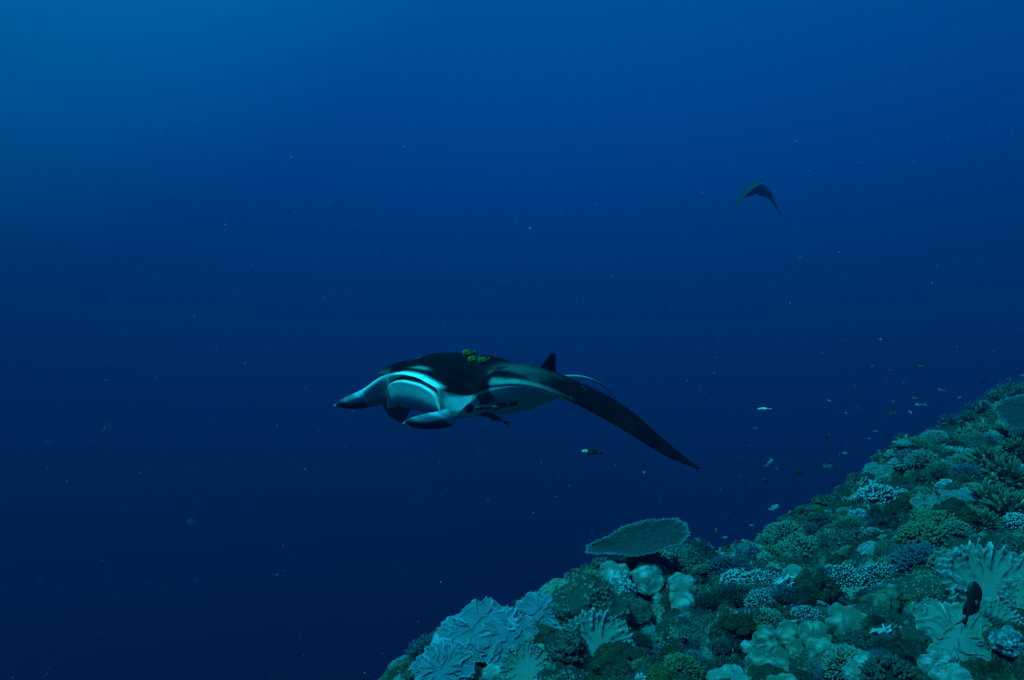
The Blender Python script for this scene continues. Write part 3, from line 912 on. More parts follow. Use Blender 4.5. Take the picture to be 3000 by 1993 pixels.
def tubes_cluster(n=60, seed=0):
    """slack finger-like soft coral arms, drooping a little"""
    rng = np.random.default_rng(seed)
    d = hemi(n, .0, seed, .2); K = 6; t = np.linspace(0, 1, K)
    s = d * [.55, .55, .25]
    e = s + unit(d + [0, 0, .6]) * rng.uniform(.45, .8, n)[:, None]
    P = s[:, None] * (1 - t)[None, :, None] + e[:, None] * t[None, :, None] + d[:, None] * (.14 * t ** 2)[None, :, None] - np.array([0, 0, .16]) * (t ** 3)[None, :, None]
    g = Geo(); dome(g, .62, .34, 0, seed=seed)
    g.tubes(P, rng.uniform(.05, .075, n)[:, None] * np.array([1.1, 1, .95, .95, 1, .7])[None], 6, None, seed)
    return g

VAR = {}
def variants(kind, make, count):
    VAR[kind] = [make(i).mesh(kind) for i in range(count)]
variants('bush', lambda i: bush(330 + 30 * i, .030, .72 + .05 * (i % 3), 100 + i, sides=5, inner=.70, ragged=.10, club=1.55, bend=.1), 4)
variants('knob_bush', lambda i: bush(190 + 20 * i, .044, .70, 130 + i, club=1.7, sides=6, inner=.72, ragged=.08, bend=.1), 3)
variants('flat_bush', lambda i: bush(360, .026, .50, 160 + i, ragged=.10, lo=.06, sides=4, inner=.68, club=1.4, bend=.1), 3)
variants('fuzz', lambda i: fuzz(950, .55 + .08 * i, 200 + i), 4)
variants('staghorn', lambda i: staghorn(22 + 4 * i, 240 + i), 3)
variants('nub_mound', lambda i: nub_mound(270 + i), 3)
variants('ruffle', lambda i: ruffle(300 + i, lobes=7 + 2 * (i % 3)), 5)
variants('finger', lambda i: finger_leather(330 + i), 3)
variants('cap', lambda i: toadstool_cap(360 + i, lobes=4 + i % 3), 6)
variants('stalk', lambda i: stalk(seed=i), 1)
variants('boulder', lambda i: boulder(390 + i), 4)
variants('brain', lambda i: boulder(410 + i, .7, .12, (60, 130), .06), 2)
variants('cauliflower', lambda i: cauliflower(seed=430 + i), 3)
variants('dead', lambda i: dead_branches(460 + i), 3)
variants('tubes', lambda i: tubes_cluster(60, 480 + i), 2)

# ------------------------------------------------------------------ pigments (what the animals look like in white light)
def cm(name, base, tip, **k):
    dim = .60
    if 'green' not in name: base, tip = [(c[0], c[1], c[2] * 1.22) for c in (base, tip)]
    if 'second' in k: k['second'] = tuple(c * dim for c in k['second'])
    return material(name, tuple(c * .52 for c in base), tuple(c * .86 for c in tip), **k)
PAL = dict(
    pale=cm('pale_leather', (.30, .27, .21), (.46, .42, .35), speck=.12, bump=.25, bump_scale=30, second=(.22, .20, .15), second_scale=3, second_amount=.6),
    blue_pale=cm('bluish_pale_leather', (.22, .24, .25), (.40, .43, .44), speck=.12, bump=.2, bump_scale=24, second=(.16, .17, .19), second_scale=3.2, second_amount=.7, tip_pos=(.2, .95)),
    cream=cm('cream_polyps', (.17, .165, .11), (.60, .58, .46), speck=.2, speck_scale=40, bump=.5, bump_scale=40, tip_pos=(.3, 1.0)),
    olive_cream=cm('olive_cream_polyps', (.09, .095, .055), (.44, .45, .31), speck=.2, speck_scale=40, bump=.5, bump_scale=40, tip_pos=(.3, 1.0)),
    stalk=cm('leather_stalk', (.13, .12, .09), (.2, .18, .15), speck=.2, bump=.2, bump_scale=12),
    brown=cm('brown_encrusting', (.070, .068, .042), (.24, .225, .15), speck=.25, bump=.4, bump_scale=30, tip_pos=(.1, .8)),
    tan=cm('tan_branching', (.060, .055, .030), (.30, .27, .18), speck=.2, bump=.3, bump_scale=30, tip_pos=(.35, 1.0)),
    white_tip=cm('white_tipped_branching', (.050, .048, .032), (.55, .55, .50), speck=.15, bump=.2, bump_scale=30, tip_pos=(.72, 1.0)),
    green=cm('green_branching', (.045, .050, .026), (.165, .18, .095), speck=.2, bump=.3, bump_scale=30, tip_pos=(.35, 1.0)),
    lime=cm('yellow_green_algae', (.045, .058, .014), (.105, .135, .030), speck=.3, bump=.5, bump_scale=20, tip_pos=(.1, .9), second=(.06, .06, .02), second_scale=4),
    violet=cm('violet_branching', (.032, .034, .038), (.105, .115, .135), speck=.2, bump=.3, bump_scale=30, tip_pos=(.35, 1.0)),
    slate=cm('slate_branching', (.030, .032, .034), (.12, .13, .15), speck=.2, bump=.3, bump_scale=30, tip_pos=(.4, 1.0)),
    dark=cm('dark_bushy', (.020, .020, .014), (.085, .085, .060), speck=.25, bump=.3, bump_scale=30, tip_pos=(.4, 1.0)),
    teal=cm('grey_green_bushy', (.050, .055, .040), (.20, .22, .16), speck=.2, bump=.3, bump_scale=30, tip_pos=(.35, 1.0)),
    white=cm('bleached_white', (.16, .16, .15), (.46, .46, .42), speck=.15, bump=.3, bump_scale=20, tip_pos=(.2, .9)),
    rock=cm('mottled_rock', (.07, .067, .05), (.20, .19, .15), speck=.7, speck_scale=16, bump=1.0, bump_scale=12, second=(.42, .41, .34), second_scale=8, second_amount=.8),
    mossy=cm('mossy_rock', (.06, .070, .030), (.14, .155, .06), speck=.7, speck_scale=16, bump=1.0, bump_scale=12, second=(.16, .15, .09), second_scale=3),
    rust=cm('drab_soft_coral', (.045, .045, .022), (.15, .145, .075), speck=.2, bump=.2, bump_scale=20, tip_pos=(.2, 1.0)),
    table=cm('table_coral', (.050, .056, .054), (.26, .27, .24), speck=.25, bump=.4, bump_scale=60, tip_pos=(.35, 1.0)),
)

# ------------------------------------------------------------------ placing things on the reef
PLACED = []                                    # (x, y, radius) of what already grows there
def orient(zaxis, spin):
    z = Vector(zaxis).normalized()
    return (z.to_track_quat('Z', 'Y').to_matrix() @ Matrix.Rotation(spin, 3, 'Z')).to_euler()

def find(px, py):
    for k in range(60):
        p = hit(px, py + 4 * k)
        if p is not None: return p
    return None

NAMES = dict(bush='bushy_coral', knob_bush='knobby_coral', flat_bush='low_branching_coral', fuzz='bristly_soft_coral', staghorn='staghorn_coral', nub_mound='nodular_coral',
             ruffle='ruffled_leather_coral', finger='finger_leather_coral', cap='toadstool_coral', boulder='reef_boulder', brain='brain_coral',
             cauliflower='cauliflower_coral', dead='dead_coral_branch', tubes='tube_soft_coral')
CATS = dict(boulder='boulder', dead='dead coral')
SINK = dict(bush=.10, knob_bush=.10, flat_bush=.08, fuzz=.12, staghorn=.05, nub_mound=.10, ruffle=.02, finger=.06, cap=.02, boulder=.2, brain=.15, cauliflower=.12, dead=.02, tubes=.08)
def grow(kind, p, rad, mat, label, group=None, var=0, lean=(0, 0, 0), up=.55, squash=1.0, spin=None, mat2='stalk', lift=0.0, stretch=1.0):
    """set one colony on the reef at p"""
    n = slope(p[0], p[1])
    z = unit(n * (1 - up) + np.array([0, 0, up]) + np.array(lean))
    spin = random.uniform(0, 6.28) if spin is None else spin
    rot = orient(z, spin)
    if kind in ('finger', 'ruffle') and rad > .05: lift = lift + .16
    q = np.array(p) - z * SINK[kind] * rad + z * lift * rad
    sc = (rad * stretch, rad, rad * squash)
    PLACED.append((p[0], p[1], rad))
    nm = NAMES[kind]
    if kind == 'cap':
        root = empty(nm, q, rot); root.scale = sc
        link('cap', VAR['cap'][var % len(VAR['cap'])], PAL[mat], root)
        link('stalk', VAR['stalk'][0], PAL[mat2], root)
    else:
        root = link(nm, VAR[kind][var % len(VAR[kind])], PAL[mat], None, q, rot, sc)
    tag(root, label, CATS.get(kind, 'coral'), group)
    return root

def plant(kind, px, py, rpx, mat, label, drop=.45, **k):
    """set a colony so that its middle shows at a pixel, with a radius in pixels of the photograph"""
    p = find(px, py + drop * rpx)
    if p is None: return None
    return grow(kind, p, rpx * p[1] / F_PX, mat, label, **k)
CAM = (0, -.55, .0)
# the big pale ruffled leather coral on the lower ledge, one colony of several folded lobes
def colony(name, label, parts, cat='coral'):
    root = None
    for k, (kind, px, py, rpx, mat, kw) in enumerate(parts):
        p = find(px, py)
        rad = rpx * p[1] / F_PX
        n = slope(p[0], p[1])
        z = unit(n * .5 + np.array([0, 0, .45]) + np.array(kw.get('lean', (0, 0, 0))))
        if root is None:
            root = empty(name, p); tag(root, label, cat)
        o = link(kw.get('part', 'lobe'), VAR[kind][kw.get('var', k) % len(VAR[kind])], PAL[mat], root,
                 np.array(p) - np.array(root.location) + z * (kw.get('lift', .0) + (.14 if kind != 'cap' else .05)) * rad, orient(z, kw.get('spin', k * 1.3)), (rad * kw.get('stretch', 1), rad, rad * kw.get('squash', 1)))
        PLACED.append((p[0], p[1], rad))
    return root
colony('ruffled_leather_coral', 'large pale ruffled leather coral spread over the lowest ledge of the reef', [
    ('ruffle', 1370, 1915, 118, 'blue_pale', dict(lean=(-.25, -.75, 0), var=0, spin=.4, lift=.05)),
    ('ruffle', 1420, 1865, 105, 'blue_pale', dict(lean=(-.1, -.55, 0), var=1, spin=2.4, lift=.1)),
    ('ruffle', 1310, 1975, 90, 'blue_pale', dict(lean=(-.35, -.8, 0), var=2, spin=1.2, lift=.1)),
    ('ruffle', 1488, 1885, 88, 'blue_pale', dict(lean=(.1, -.7, 0), var=3, spin=4.0, lift=.25)),
    ('ruffle', 1578, 1822, 76, 'blue_pale', dict(lean=(.15, -1.0, .1), var=1, spin=5.2, lift=.35)),
    ('ruffle', 1240, 1960, 40, 'blue_pale', dict(lean=(-.3, -.7, 0), var=2, spin=3.0, lift=.1))])
# the big finger leather coral by the dark fish, and the smooth folded one below it
colony('finger_leather_coral', 'broad pale finger leather coral with fanned ridges above the green boulder', [
    ('finger', 2895, 1760, 158, 'pale', dict(lean=(-.05, -.75, 0), var=0, spin=.3, lift=.02)),
    ('finger', 2905, 1835, 74, 'pale', dict(lean=(.05, -.9, 0), var=2, spin=4.0, lift=.05)),
    ('finger', 3010, 1790, 90, 'pale', dict(lean=(.1, -.6, 0), var=1, spin=2.0, lift=.1))])
colony('ruffled_leather_coral', 'smooth folded pale leather coral draped below the dark fish', [
    ('ruffle', 2795, 1880, 105, 'pale', dict(lean=(-.1, -.9, 0), var=3, spin=.8, lift=.1)),
    ('finger', 2740, 1815, 55, 'pale', dict(lean=(-.1, -.6, 0), var=2, spin=1.8))])

def puffs(label, mat, spots):
    colony('toadstool_coral', label, [('cap', x, y, r_, mat, dict(lean=(random.uniform(-.15, .15), -.85 + random.uniform(-.15, .15), 0), var=k, spin=k * 2.1, squash=1.15)) for k, (x, y, r_) in enumerate(spots)])
puffs('largest toadstool coral, a heap of puffy folded lobes', 'olive_cream', [(2248, 1888, 46), (2305, 1872, 42), (2338, 1915, 36), (2236, 1945, 48), (2296, 1958, 52), (2275, 1915, 40), (2262, 1990, 46)])
puffs('cream three lobed toadstool coral beside the yellow green rock', 'cream', [(2478, 1945, 32), (2532, 1950, 32), (2503, 1978, 36), (2502, 1922, 24)])
puffs('knuckled cream toadstool coral below the folded leather coral', 'cream', [(2716, 1960, 34), (2762, 1940, 34), (2738, 1920, 26), (2748, 1985, 34)])
# table corals: a plate on a short stalk
def table(px, py, d, rad, tilt, long_axis, seed, label, foot, sy=.62, pts=None, n=8000):
    p = at(px, py, d)
    z_ = unit(np.array(tilt)); x_ = np.array(long_axis, float); x_ = unit(x_ - z_ * (x_ @ z_)); y_ = np.cross(z_, x_)
    rot = Matrix((x_, y_, z_)).transposed().to_euler()
    root = empty('table_coral', foot); tag(root, label, 'coral')
    rel = p - np.array(foot)
    link('plate', table_plate(seed, n, 1.0, sy, pts).mesh('table_plate'), PAL['table'], root, rel, rot, rad)
    t = np.linspace(0, 1, 9)[:, None]
    top = rel - z_ * .20 * rad + x_ * .12 * rad
    g = Geo(); g.tubes((t * top[None])[None], (rad * np.interp(t[:, 0], [0, .3, .8, 1], [.26, .22, .30, .12]))[None], 14, np.full((1, 9), .15), seed)
    link('stalk', g.mesh('table_stalk'), PAL['table'], root)
    PLACED.append((foot[0], foot[1], .09))
f = find(1900, 1656)
table(1876, 1592, f[1] + .02, .176, (-.22, -.60, .76), (1, 0, .17), 5, 'dark table coral plate with a pale rim standing clear of the reef edge', f - [0, 0, .03], sy=.42,
      pts=[(0, .98), (.8, 1.08), (1.6, .98), (2.5, .85), (3.0, 1.10), (3.3, 1.08), (3.9, .80), (4.7, .95), (5.5, 1.0), (6.29, .98)])
f = find(3010, 1300)
table(3040, 1218, f[1] - .05, .26, (-.15, -.55, .80), (1, 0, .1), 6, 'large round table coral with a pale bristly rim high on the slope', f - [0, 0, .05], sy=.72)

pl = plant
# --- lowest ledge and its rim
pl('flat_bush', 1182, 1912, 42, 'white_tip', 'dark bristly coral tuft on the lowest tip of the reef', var=0)
pl('cauliflower', 1150, 1965, 26, 'pale', 'lumpy pale coral at the very edge of the lowest tip')
pl('boulder', 1215, 1965, 46, 'rock', 'pale mottled lump below the bristly tuft at the reef tip')
pl('bush', 1292, 1842, 46, 'dark', 'dark bush coral peeking over behind the large ruffled coral', var=1)
pl('fuzz', 1330, 1815, 30, 'dark', 'small dark fuzzy tuft on the rim behind the large ruffled coral')
pl('boulder', 1400, 1800, 34, 'rock', 'pale knobbly rock on the rim above the ruffled coral')
pl('boulder', 1490, 1785, 52, 'rock', 'green stained rock between the two ruffled lobes on the rim', var=1)
pl('boulder', 1655, 1785, 46, 'rock', 'smooth dark round boulder in the hollow of the nodular coral', var=2, squash=1.1)
pl('nub_mound', 1725, 1735, 118, 'brown', 'big brown nodular coral mound under the table coral', var=0, squash=1.25, lean=(-.1, -.45, 0), drop=.5)
pl('nub_mound', 1700, 1855, 66, 'brown', 'brown nodular coral skirt below the smooth dark boulder', var=1, lean=(0, -.6, 0))
pl('nub_mound', 1862, 1775, 50, 'brown', 'small brown nodular coral under the pair of toadstool corals', var=2, lean=(0, -.5, 0))
pl('cauliflower', 1432, 1915, 40, 'lime', 'yellow green lump growing on the large ruffled coral', squash=.7)
pl('cap', 1528, 1908, 28, 'olive_cream', 'small olive toadstool coral beside the yellow green lump')
pl('cap', 1585, 1905, 30, 'olive_cream', 'dim olive toadstool coral under the upright ruffled lobe', var=1)
pl('cap', 1375, 1980, 44, 'olive_cream', 'wavy olive toadstool coral at the foot of the large ruffled coral', var=2)
pl('cap', 1452, 1972, 42, 'cream', 'wavy cream toadstool coral next to the knobby finger leather', var=3)
pl('finger', 1545, 1962, 76, 'pale', 'knobby finger leather coral between toadstools on the lower ledge', var=1, lean=(-.1, -.75, 0), drop=.1, lift=.12)
pl('finger', 1745, 1925, 118, 'pale', 'broad knobby finger leather coral below the nodular mound', var=2, lean=(.05, -.8, 0), drop=.05, lift=.16)
pl('bush', 1290, 1985, 34, 'white_tip', 'pale tipped bush coral beneath the large ruffled coral', var=2)
# --- middle of the slope
pl('cap', 1799, 1684, 46, 'cream', 'cream toadstool coral with a notched rim under the table coral', var=0, lean=(0, -.75, 0), drop=.3)
pl('cap', 1893, 1688, 52, 'cream', 'larger cream toadstool coral under the table coral stalk', var=1, lean=(0, -.75, 0), drop=.3)
pl('cap', 1997, 1714, 41, 'cream', 'cream toadstool coral, upper one of an overlapping pair', var=2, lean=(0, -.7, 0), drop=.3)
pl('cap', 1995, 1760, 42, 'cream', 'cream toadstool coral, lower one of an overlapping pair', var=4, lean=(.1, -.8, 0), drop=.3)
pl('cap', 1930, 1751, 18, 'cream', 'tiny cream toadstool coral beside the overlapping pair', var=5, lean=(0, -.7, 0))
pl('brain', 1925, 1785, 36, 'teal', 'meandering brain coral below the tiny toadstool', lean=(0, -.4, 0))
pl('ruffle', 1888, 1832, 36, 'blue_pale', 'flat pale leather plate below the brain coral', lean=(0, -.6, 0), var=1)
pl('ruffle', 1925, 1812, 22, 'blue_pale', 'small pale leather disc against the brain coral', lean=(0, -.6, 0), var=2)
pl('ruffle', 2000, 1806, 18, 'blue_pale', 'little notched pale disc under the overlapping toadstools', lean=(0, -.6, 0), var=3)
pl('ruffle', 2048, 1603, 52, 'slate', 'dark cabbage like coral on the rim beside the table coral', lean=(.1, -.8, .2), var=0, squash=1.4)
pl('fuzz', 2155, 1712, 78, 'dark', 'wide dark feathery soft coral in the middle of the slope', var=0, squash=.8)
pl('fuzz', 2075, 1745, 50, 'dark', 'dark feathery soft coral beside the overlapping toadstools', var=1)
pl('brain', 2186, 1602, 32, 'slate', 'dark coral head with white lobes near the rim', squash=1.2)
pl('cauliflower', 2160, 1622, 20, 'white', 'small white lobed coral stuck to the dark coral head')
pl('flat_bush', 2236, 1618, 24, 'white', 'small pale bush coral beside the dark coral head')
pl('cauliflower', 2205, 1672, 28, 'lime', 'bright yellow green lump behind the small mushroom discs', squash=.7)
pl('cauliflower', 1932, 1898, 48, 'violet', 'violet cauliflower soft coral, upper of two on the lower slope', var=0)
pl('cauliflower', 2020, 1915, 54, 'violet', 'violet cauliflower soft coral beside the yellow green cauliflower', var=1)
pl('cauliflower', 1945, 1958, 52, 'lime', 'yellow green cauliflower coral below the violet soft corals', var=2)
pl('fuzz', 2125, 1950, 78, 'dark', 'dark shaggy mound beside the clustered toadstools', var=2)
pl('fuzz', 1872, 1868, 44, 'dark', 'dark feathery tuft behind the broad finger leather', var=3)
pl('staghorn', 2150, 1878, 28, 'violet', 'tiny pale violet staghorn coral on the lower slope')
pl('flat_bush', 2062, 1655, 34, 'teal', 'grey green bush coral behind the dark feathery soft coral', var=1)
pl('fuzz', 2100, 1650, 34, 'teal', 'grey fuzzy coral on the rim by the dark cabbage coral', var=1)
pl('boulder', 2028, 1688, 24, 'white', 'small pale knob of rock above the overlapping toadstools')
pl('boulder', 2060, 1820, 58, 'rock', 'speckled rock in the centre of the lower slope', var=1, squash=.7)
pl('boulder', 2160, 1800, 46, 'mossy', 'dark mossy rock hollow below the feathery soft coral', var=2, squash=.6)
# --- right hand part of the slope
pl('knob_bush', 2344, 1580, 66, 'teal', 'rounded grey green knobby coral on the rim shoulder', var=0)
pl('fuzz', 2440, 1572, 60, 'teal', 'grey green fuzzy coral beside the rounded knobby coral', var=2)
pl('flat_bush', 2551, 1548, 32, 'white_tip', 'small round coral with white tips above the pale ledge', var=1)
pl('cap', 2265, 1664, 23, 'pale', 'small folded mushroom leather coral with a pale face', var=4, lean=(0, -.9, 0))
pl('cap', 2321, 1680, 36, 'pale', 'wrinkled mushroom leather coral beside its smaller neighbour', var=3, lean=(0, -.8, 0))
pl('flat_bush', 2470, 1678, 72, 'white_tip', 'wide white tipped bush coral next to the small mushroom corals', var=2, lean=(0, -.45, 0))
pl('flat_bush', 2590, 1670, 68, 'white_tip', 'wide white tipped bush coral below the white tipped round coral', var=0, lean=(0, -.45, 0))
pl('knob_bush', 2490, 1738, 64, 'tan', 'tan knobby coral in front of the wide white tipped bushes', var=1)
pl('bush', 2711, 1622, 92, 'violet', 'big dark violet bush coral beside the finger leather coral', var=0, lean=(0, -.35, 0))
pl('knob_bush', 2705, 1545, 62, 'green', 'green knobby coral above the violet bush coral', var=2)
pl('knob_bush', 2805, 1535, 40, 'teal', 'pale grey knobby coral beside the green knobby coral', var=0)
pl('brain', 2344, 1786, 42, 'lime', 'smooth green dome coral above the clustered toadstools', var=0)
pl('fuzz', 2410, 1786, 32, 'teal', 'small grey fuzzy dome beside the smooth green dome', var=0)
pl('cauliflower', 2233, 1790, 36, 'white', 'cluster of pale bead like knobs on the mid slope', var=0)
pl('staghorn', 2300, 1735, 48, 'violet', 'bluish thin branched coral above the smooth green dome', var=1)
pl('cap', 2384, 1850, 44, 'olive_cream', 'toadstool coral squeezed between the largest one and the rounded one', var=0, lean=(0, -.75, 0))
pl('cap', 2478, 1822, 58, 'olive_cream', 'rounded toadstool coral in front of the tan knobby coral', var=5, lean=(0, -.8, 0), drop=.25)
pl('cap', 2406, 1902, 46, 'olive_cream', 'dusky toadstool coral right beside the largest one', var=1, lean=(0, -.75, 0))
pl('cap', 2800, 1996, 56, 'cream', 'smooth cream toadstool cap at the foot of the mossy boulder', var=2, lean=(0, -.5, 0), drop=.3)
plp = find(2600, 1790)
o = link('pillar_coral', pillars(3, 4).mesh('pillar_coral'), PAL['teal'], None, plp - [0, 0, .01], (R(4), 0, .3), 56 * plp[1] / F_PX)
tag(o, 'blunt grey pillar coral with several columns beside the dead branches', 'coral'); PLACED.append((plp[0], plp[1], .07))
pl('dead', 2629, 1832, 62, 'white', 'pile of white dead coral branches in front of the pillar coral', var=0)
pl('dead', 2316, 1820, 40, 'white', 'crooked white dead branch lying above the largest toadstool', var=1, squash=.5)
pl('boulder', 2607, 1945, 58, 'lime', 'yellow green algae covered rock between two cream toadstools', var=3)
pl('boulder', 2915, 1965, 120, 'mossy', 'big mossy boulder at the foot of the finger leather coral', var=0, squash=.8)
pl('boulder', 2955, 1855, 46, 'white', 'pale crusted rock between the leather coral and the mossy boulder', var=1)
pl('boulder', 2960, 1588, 52, 'rock', 'round grey rock under the dark overhang', var=2)
pl('boulder', 2850, 1590, 70, 'rock', 'pale crusted rock above the finger leather coral', var=3, squash=.7)
pl('flat_bush', 2585, 1905, 40, 'slate', 'dark little bush coral under the dead branches', var=1)
# --- upper slope
pl('ruffle', 2579, 1362, 38, 'pale', 'crimped pale leather coral standing on the upper rim', var=1, squash=1.3, lean=(0, -.3, .3))
for k, (x, y, r_) in enumerate([(2375, 1470, 30), (2410, 1450, 32), (2445, 1428, 34), (2480, 1402, 32), (2512, 1382, 26)]):
    pl('ruffle', x, y, r_, 'teal', 'upright crinkled coral blade in the row along the rim', var=k, squash=2.2, lean=(0, -.2, .4), group='crinkled coral blades along the rim')
pl('bush', 2571, 1440, 72, 'white_tip', 'dark bush coral speckled with white tips below the rim', var=3)
pl('cauliflower', 2514, 1496, 32, 'white', 'bright white lumpy coral at the foot of the speckled bush', var=1)
pl('cauliflower', 2770, 1408, 30, 'white', 'white lumpy coral high on the slope', var=2)
pl('ruffle', 2722, 1466, 46, 'pale', 'curly pale leather coral with a scalloped rim on the upper slope', var=2, squash=1.4, lean=(0, -.5, 0))
pl('ruffle', 2790, 1450, 32, 'pale', 'narrow curly pale coral linking two ruffled corals', var=0, squash=1.3, lean=(0, -.5, 0))
pl('ruffle', 2845, 1450, 42, 'blue_pale', 'flower shaped pale ruffled coral on the upper slope', var=3, lean=(0, -.9, 0))
pl('boulder', 2602, 1518, 54, 'dark', 'smooth dark rock below the speckled bush coral', var=0)
pl('knob_bush', 2752, 1512, 66, 'green', 'olive green knobby coral below the curly leather coral', var=0)
pl('fuzz', 2490, 1530, 52, 'teal', 'grey fuzzy coral between the white lump and the rim shoulder', var=3)
pl('bush', 2400, 1520, 46, 'dark', 'dark bush coral behind the rounded knobby coral', var=2)
for k, (x, y, r_) in enumerate([(2900, 1340, 60), (2960, 1380, 70), (2905, 1450, 62), (2965, 1480, 70), (2890, 1520, 46), (2980, 1310, 50)]):
    pl('tubes', x, y, r_, 'rust', 'drab tube armed soft coral hanging on the dark overhang', var=k, lean=(-.2, -.7, -.1), group='tube soft corals on the overhang')
for k, (x, y, r_) in enumerate([(2958, 1130, 42), (2990, 1150, 40), (2920, 1160, 34), (2873, 1186, 34), (2835, 1205, 28), (2782, 1232, 34)]):
    pl('staghorn', x, y, r_, ['teal', 'slate'][k % 2], ['grey green staghorn thicket on the crest of the slope', 'dark staghorn thicket on the crest of the slope'][k % 2], var=k, group='staghorn thickets on the crest')
for k, (x, y, r_) in enumerate([(2690, 1290, 40), (2735, 1270, 40), (2785, 1270, 44), (2835, 1262, 42), (2700, 1330, 46), (2755, 1320, 46), (2815, 1315, 44), (2660, 1325, 34), (2870, 1250, 38), (2760, 1360, 46), (2690, 1372, 40), (2640, 1345, 30), (2830, 1370, 44)]):
    pl(['bush', 'fuzz', 'flat_bush', 'knob_bush'][k % 4], x, y, r_, ['teal', 'pale', 'slate', 'teal', 'tan'][k % 5],
       ['hazy %s on the upper slope below the staghorn crest' % s_ for s_ in ('bush coral', 'fuzzy coral', 'low branching coral', 'knobby coral')][k % 4], var=k, group='hazy coral heads of the upper slope')

# --- everything that fills the gaps: small colonies all over the slope
FILL = [('bush', .030, .070), ('flat_bush', .026, .070), ('fuzz', .026, .070), ('knob_bush', .026, .062), ('boulder', .024, .075), ('nub_mound', .04, .085),
        ('cauliflower', .020, .052), ('cap', .024, .045), ('dead', .03, .06), ('staghorn', .03, .06), ('ruffle', .022, .055), ('brain', .024, .05)]
WEIGHT = [.10, .10, .10, .11, .16, .08, .13, .04, .06, .04, .05, .03]
LOOK = dict(bush=['tan', 'teal', 'dark', 'dark', 'slate', 'green', 'white_tip'], flat_bush=['white_tip', 'teal', 'tan', 'dark', 'violet'], fuzz=['dark', 'teal', 'dark', 'rust', 'slate'],
            knob_bush=['tan', 'teal', 'green', 'dark', 'white_tip'], boulder=['rock', 'rock', 'mossy', 'dark'], nub_mound=['brown', 'brown', 'teal'], cauliflower=['teal', 'violet', 'lime', 'pale', 'white', 'rust'],
            cap=['olive_cream', 'cream', 'pale'], dead=['white', 'pale', 'tan'], staghorn=['teal', 'tan', 'violet', 'slate'], ruffle=['blue_pale', 'pale', 'teal'], brain=['teal', 'brown', 'lime'])
COLOUR = dict(tan='tan', teal='grey green', dark='dark', slate='slate grey', green='green', white_tip='white tipped', violet='violet', rust='drab brown', rock='mottled', mossy='mossy',
              brown='brown', lime='yellow green', pale='pale', white='bleached white', olive_cream='olive', cream='cream', blue_pale='bluish pale')
KIND_WORD = dict(bush='bush coral', flat_bush='low branching coral', fuzz='fuzzy soft coral tuft', knob_bush='knobby coral head', boulder='lump of reef rock', nub_mound='nodular coral crust', cauliflower='lumpy cauliflower coral',
                 cap='toadstool coral', dead='dead coral branch pile', staghorn='staghorn sprig', ruffle='ruffled leather coral', brain='brain coral dome')
rng = np.random.default_rng(99)
def in_view(x, y, z, m=60):
    if y < .5: return False
    px = CX + x / y * F_PX; py = CY - z / y * F_PX
    return -m < px < 3000 + m and -m < py < 1993 + m
count = 0
cells = {}
def near_any(x, y, r_, pack):
    for (a, b, c) in PLACED:
        if (a - x) ** 2 + (b - y) ** 2 < (pack * (c + r_)) ** 2: return True
    return False
for tries in range(30000):
    if count >= 1150: break
    y = rng.uniform(1.7, 8.0); x = rng.uniform(-.8, 5.4)
    sd, _ = rim_distance(np.array([[x, y]]))
    if sd[0] > (.10 if y < 3.2 else .20): continue
    z = float(height(x, y))
    inside = in_view(x, y, z, 80)
    if not inside and rng.uniform() > .10: continue
    k = rng.choice(len(FILL), p=WEIGHT)
    kind, lo, hi = FILL[k]
    far = smooth(3.5, 6.5, y)
    if noise(np.array([[x, y, 0.]]), 1.9, 61)[0] > .12 and kind not in ('boulder', 'dead', 'cauliflower') and rng.uniform() < .8: continue    # bare and broken patches
    r_ = lo * (1.35 * hi / lo) ** (rng.uniform() ** 1.3) * (1 + .5 * far)
    if near_any(x, y, r_, .50): continue
    mat = LOOK[kind][rng.integers(len(LOOK[kind]))]
    zone = 'on the rim of the reef' if sd[0] > -.18 else ('on the near lower slope' if y < 2.6 else ('in the middle of the slope' if y < 4.2 else 'on the far upper slope'))
    grow(kind, (x, y, z), r_, mat, 'small %s %s %s' % (COLOUR[mat], KIND_WORD[kind], zone), group='small %ss filling the gaps' % KIND_WORD[kind],
         var=int(rng.integers(9)), lean=(rng.uniform(-.15, .15), rng.uniform(-.45, -.1), 0), squash=rng.uniform(.75, 1.15))
    count += 1

# --- nubs, stubs and bits of broken coral too small to tell apart
rc = np.random.default_rng(44)
n_ = 30000
xy = np.column_stack([rc.uniform(-.8, 4.6, n_), 1.6 + 5.8 * rc.uniform(0, 1, n_) ** 1.4])
sd, _ = rim_distance(xy)
zz = height(xy[:, 0], xy[:, 1])
P_ = np.column_stack([xy, zz])
keep = (sd < .15) & (noise(P_, 6, 70) > -.12) & np.array([in_view(a, b, c_, 120) for a, b, c_ in P_])
P_ = P_[keep][:15000]
dn = unit(np.column_stack([rc.normal(size=len(P_)) * .45, rc.normal(size=len(P_)) * .45 - .25, np.ones(len(P_))]))
patch = noise(P_, 9, 77)
L_ = (.35 + .65 * smooth(2.2, 4.5, P_[:, 1])) * rc.uniform(.006, .022, len(P_)) * (1 + 1.2 * np.clip(patch, 0, 1)); r0 = (.35 + .65 * smooth(2.2, 4.5, P_[:, 1])) * rc.uniform(.003, .008, len(P_)) * (1 - .3 * np.clip(patch, 0, 1))
g = Geo()
g.tubes(np.stack([P_ - dn * .006, P_ + dn * (L_ * .6)[:, None], P_ + dn * L_[:, None]], 1), r0[:, None] * np.array([1.1, 1.0, .6])[None], 5,
        np.clip(.4 + .9 * noise(P_, 14, 81) + rc.normal(size=len(P_)) * .28, 0, 1)[:, None] * np.ones((1, 3)), 1)
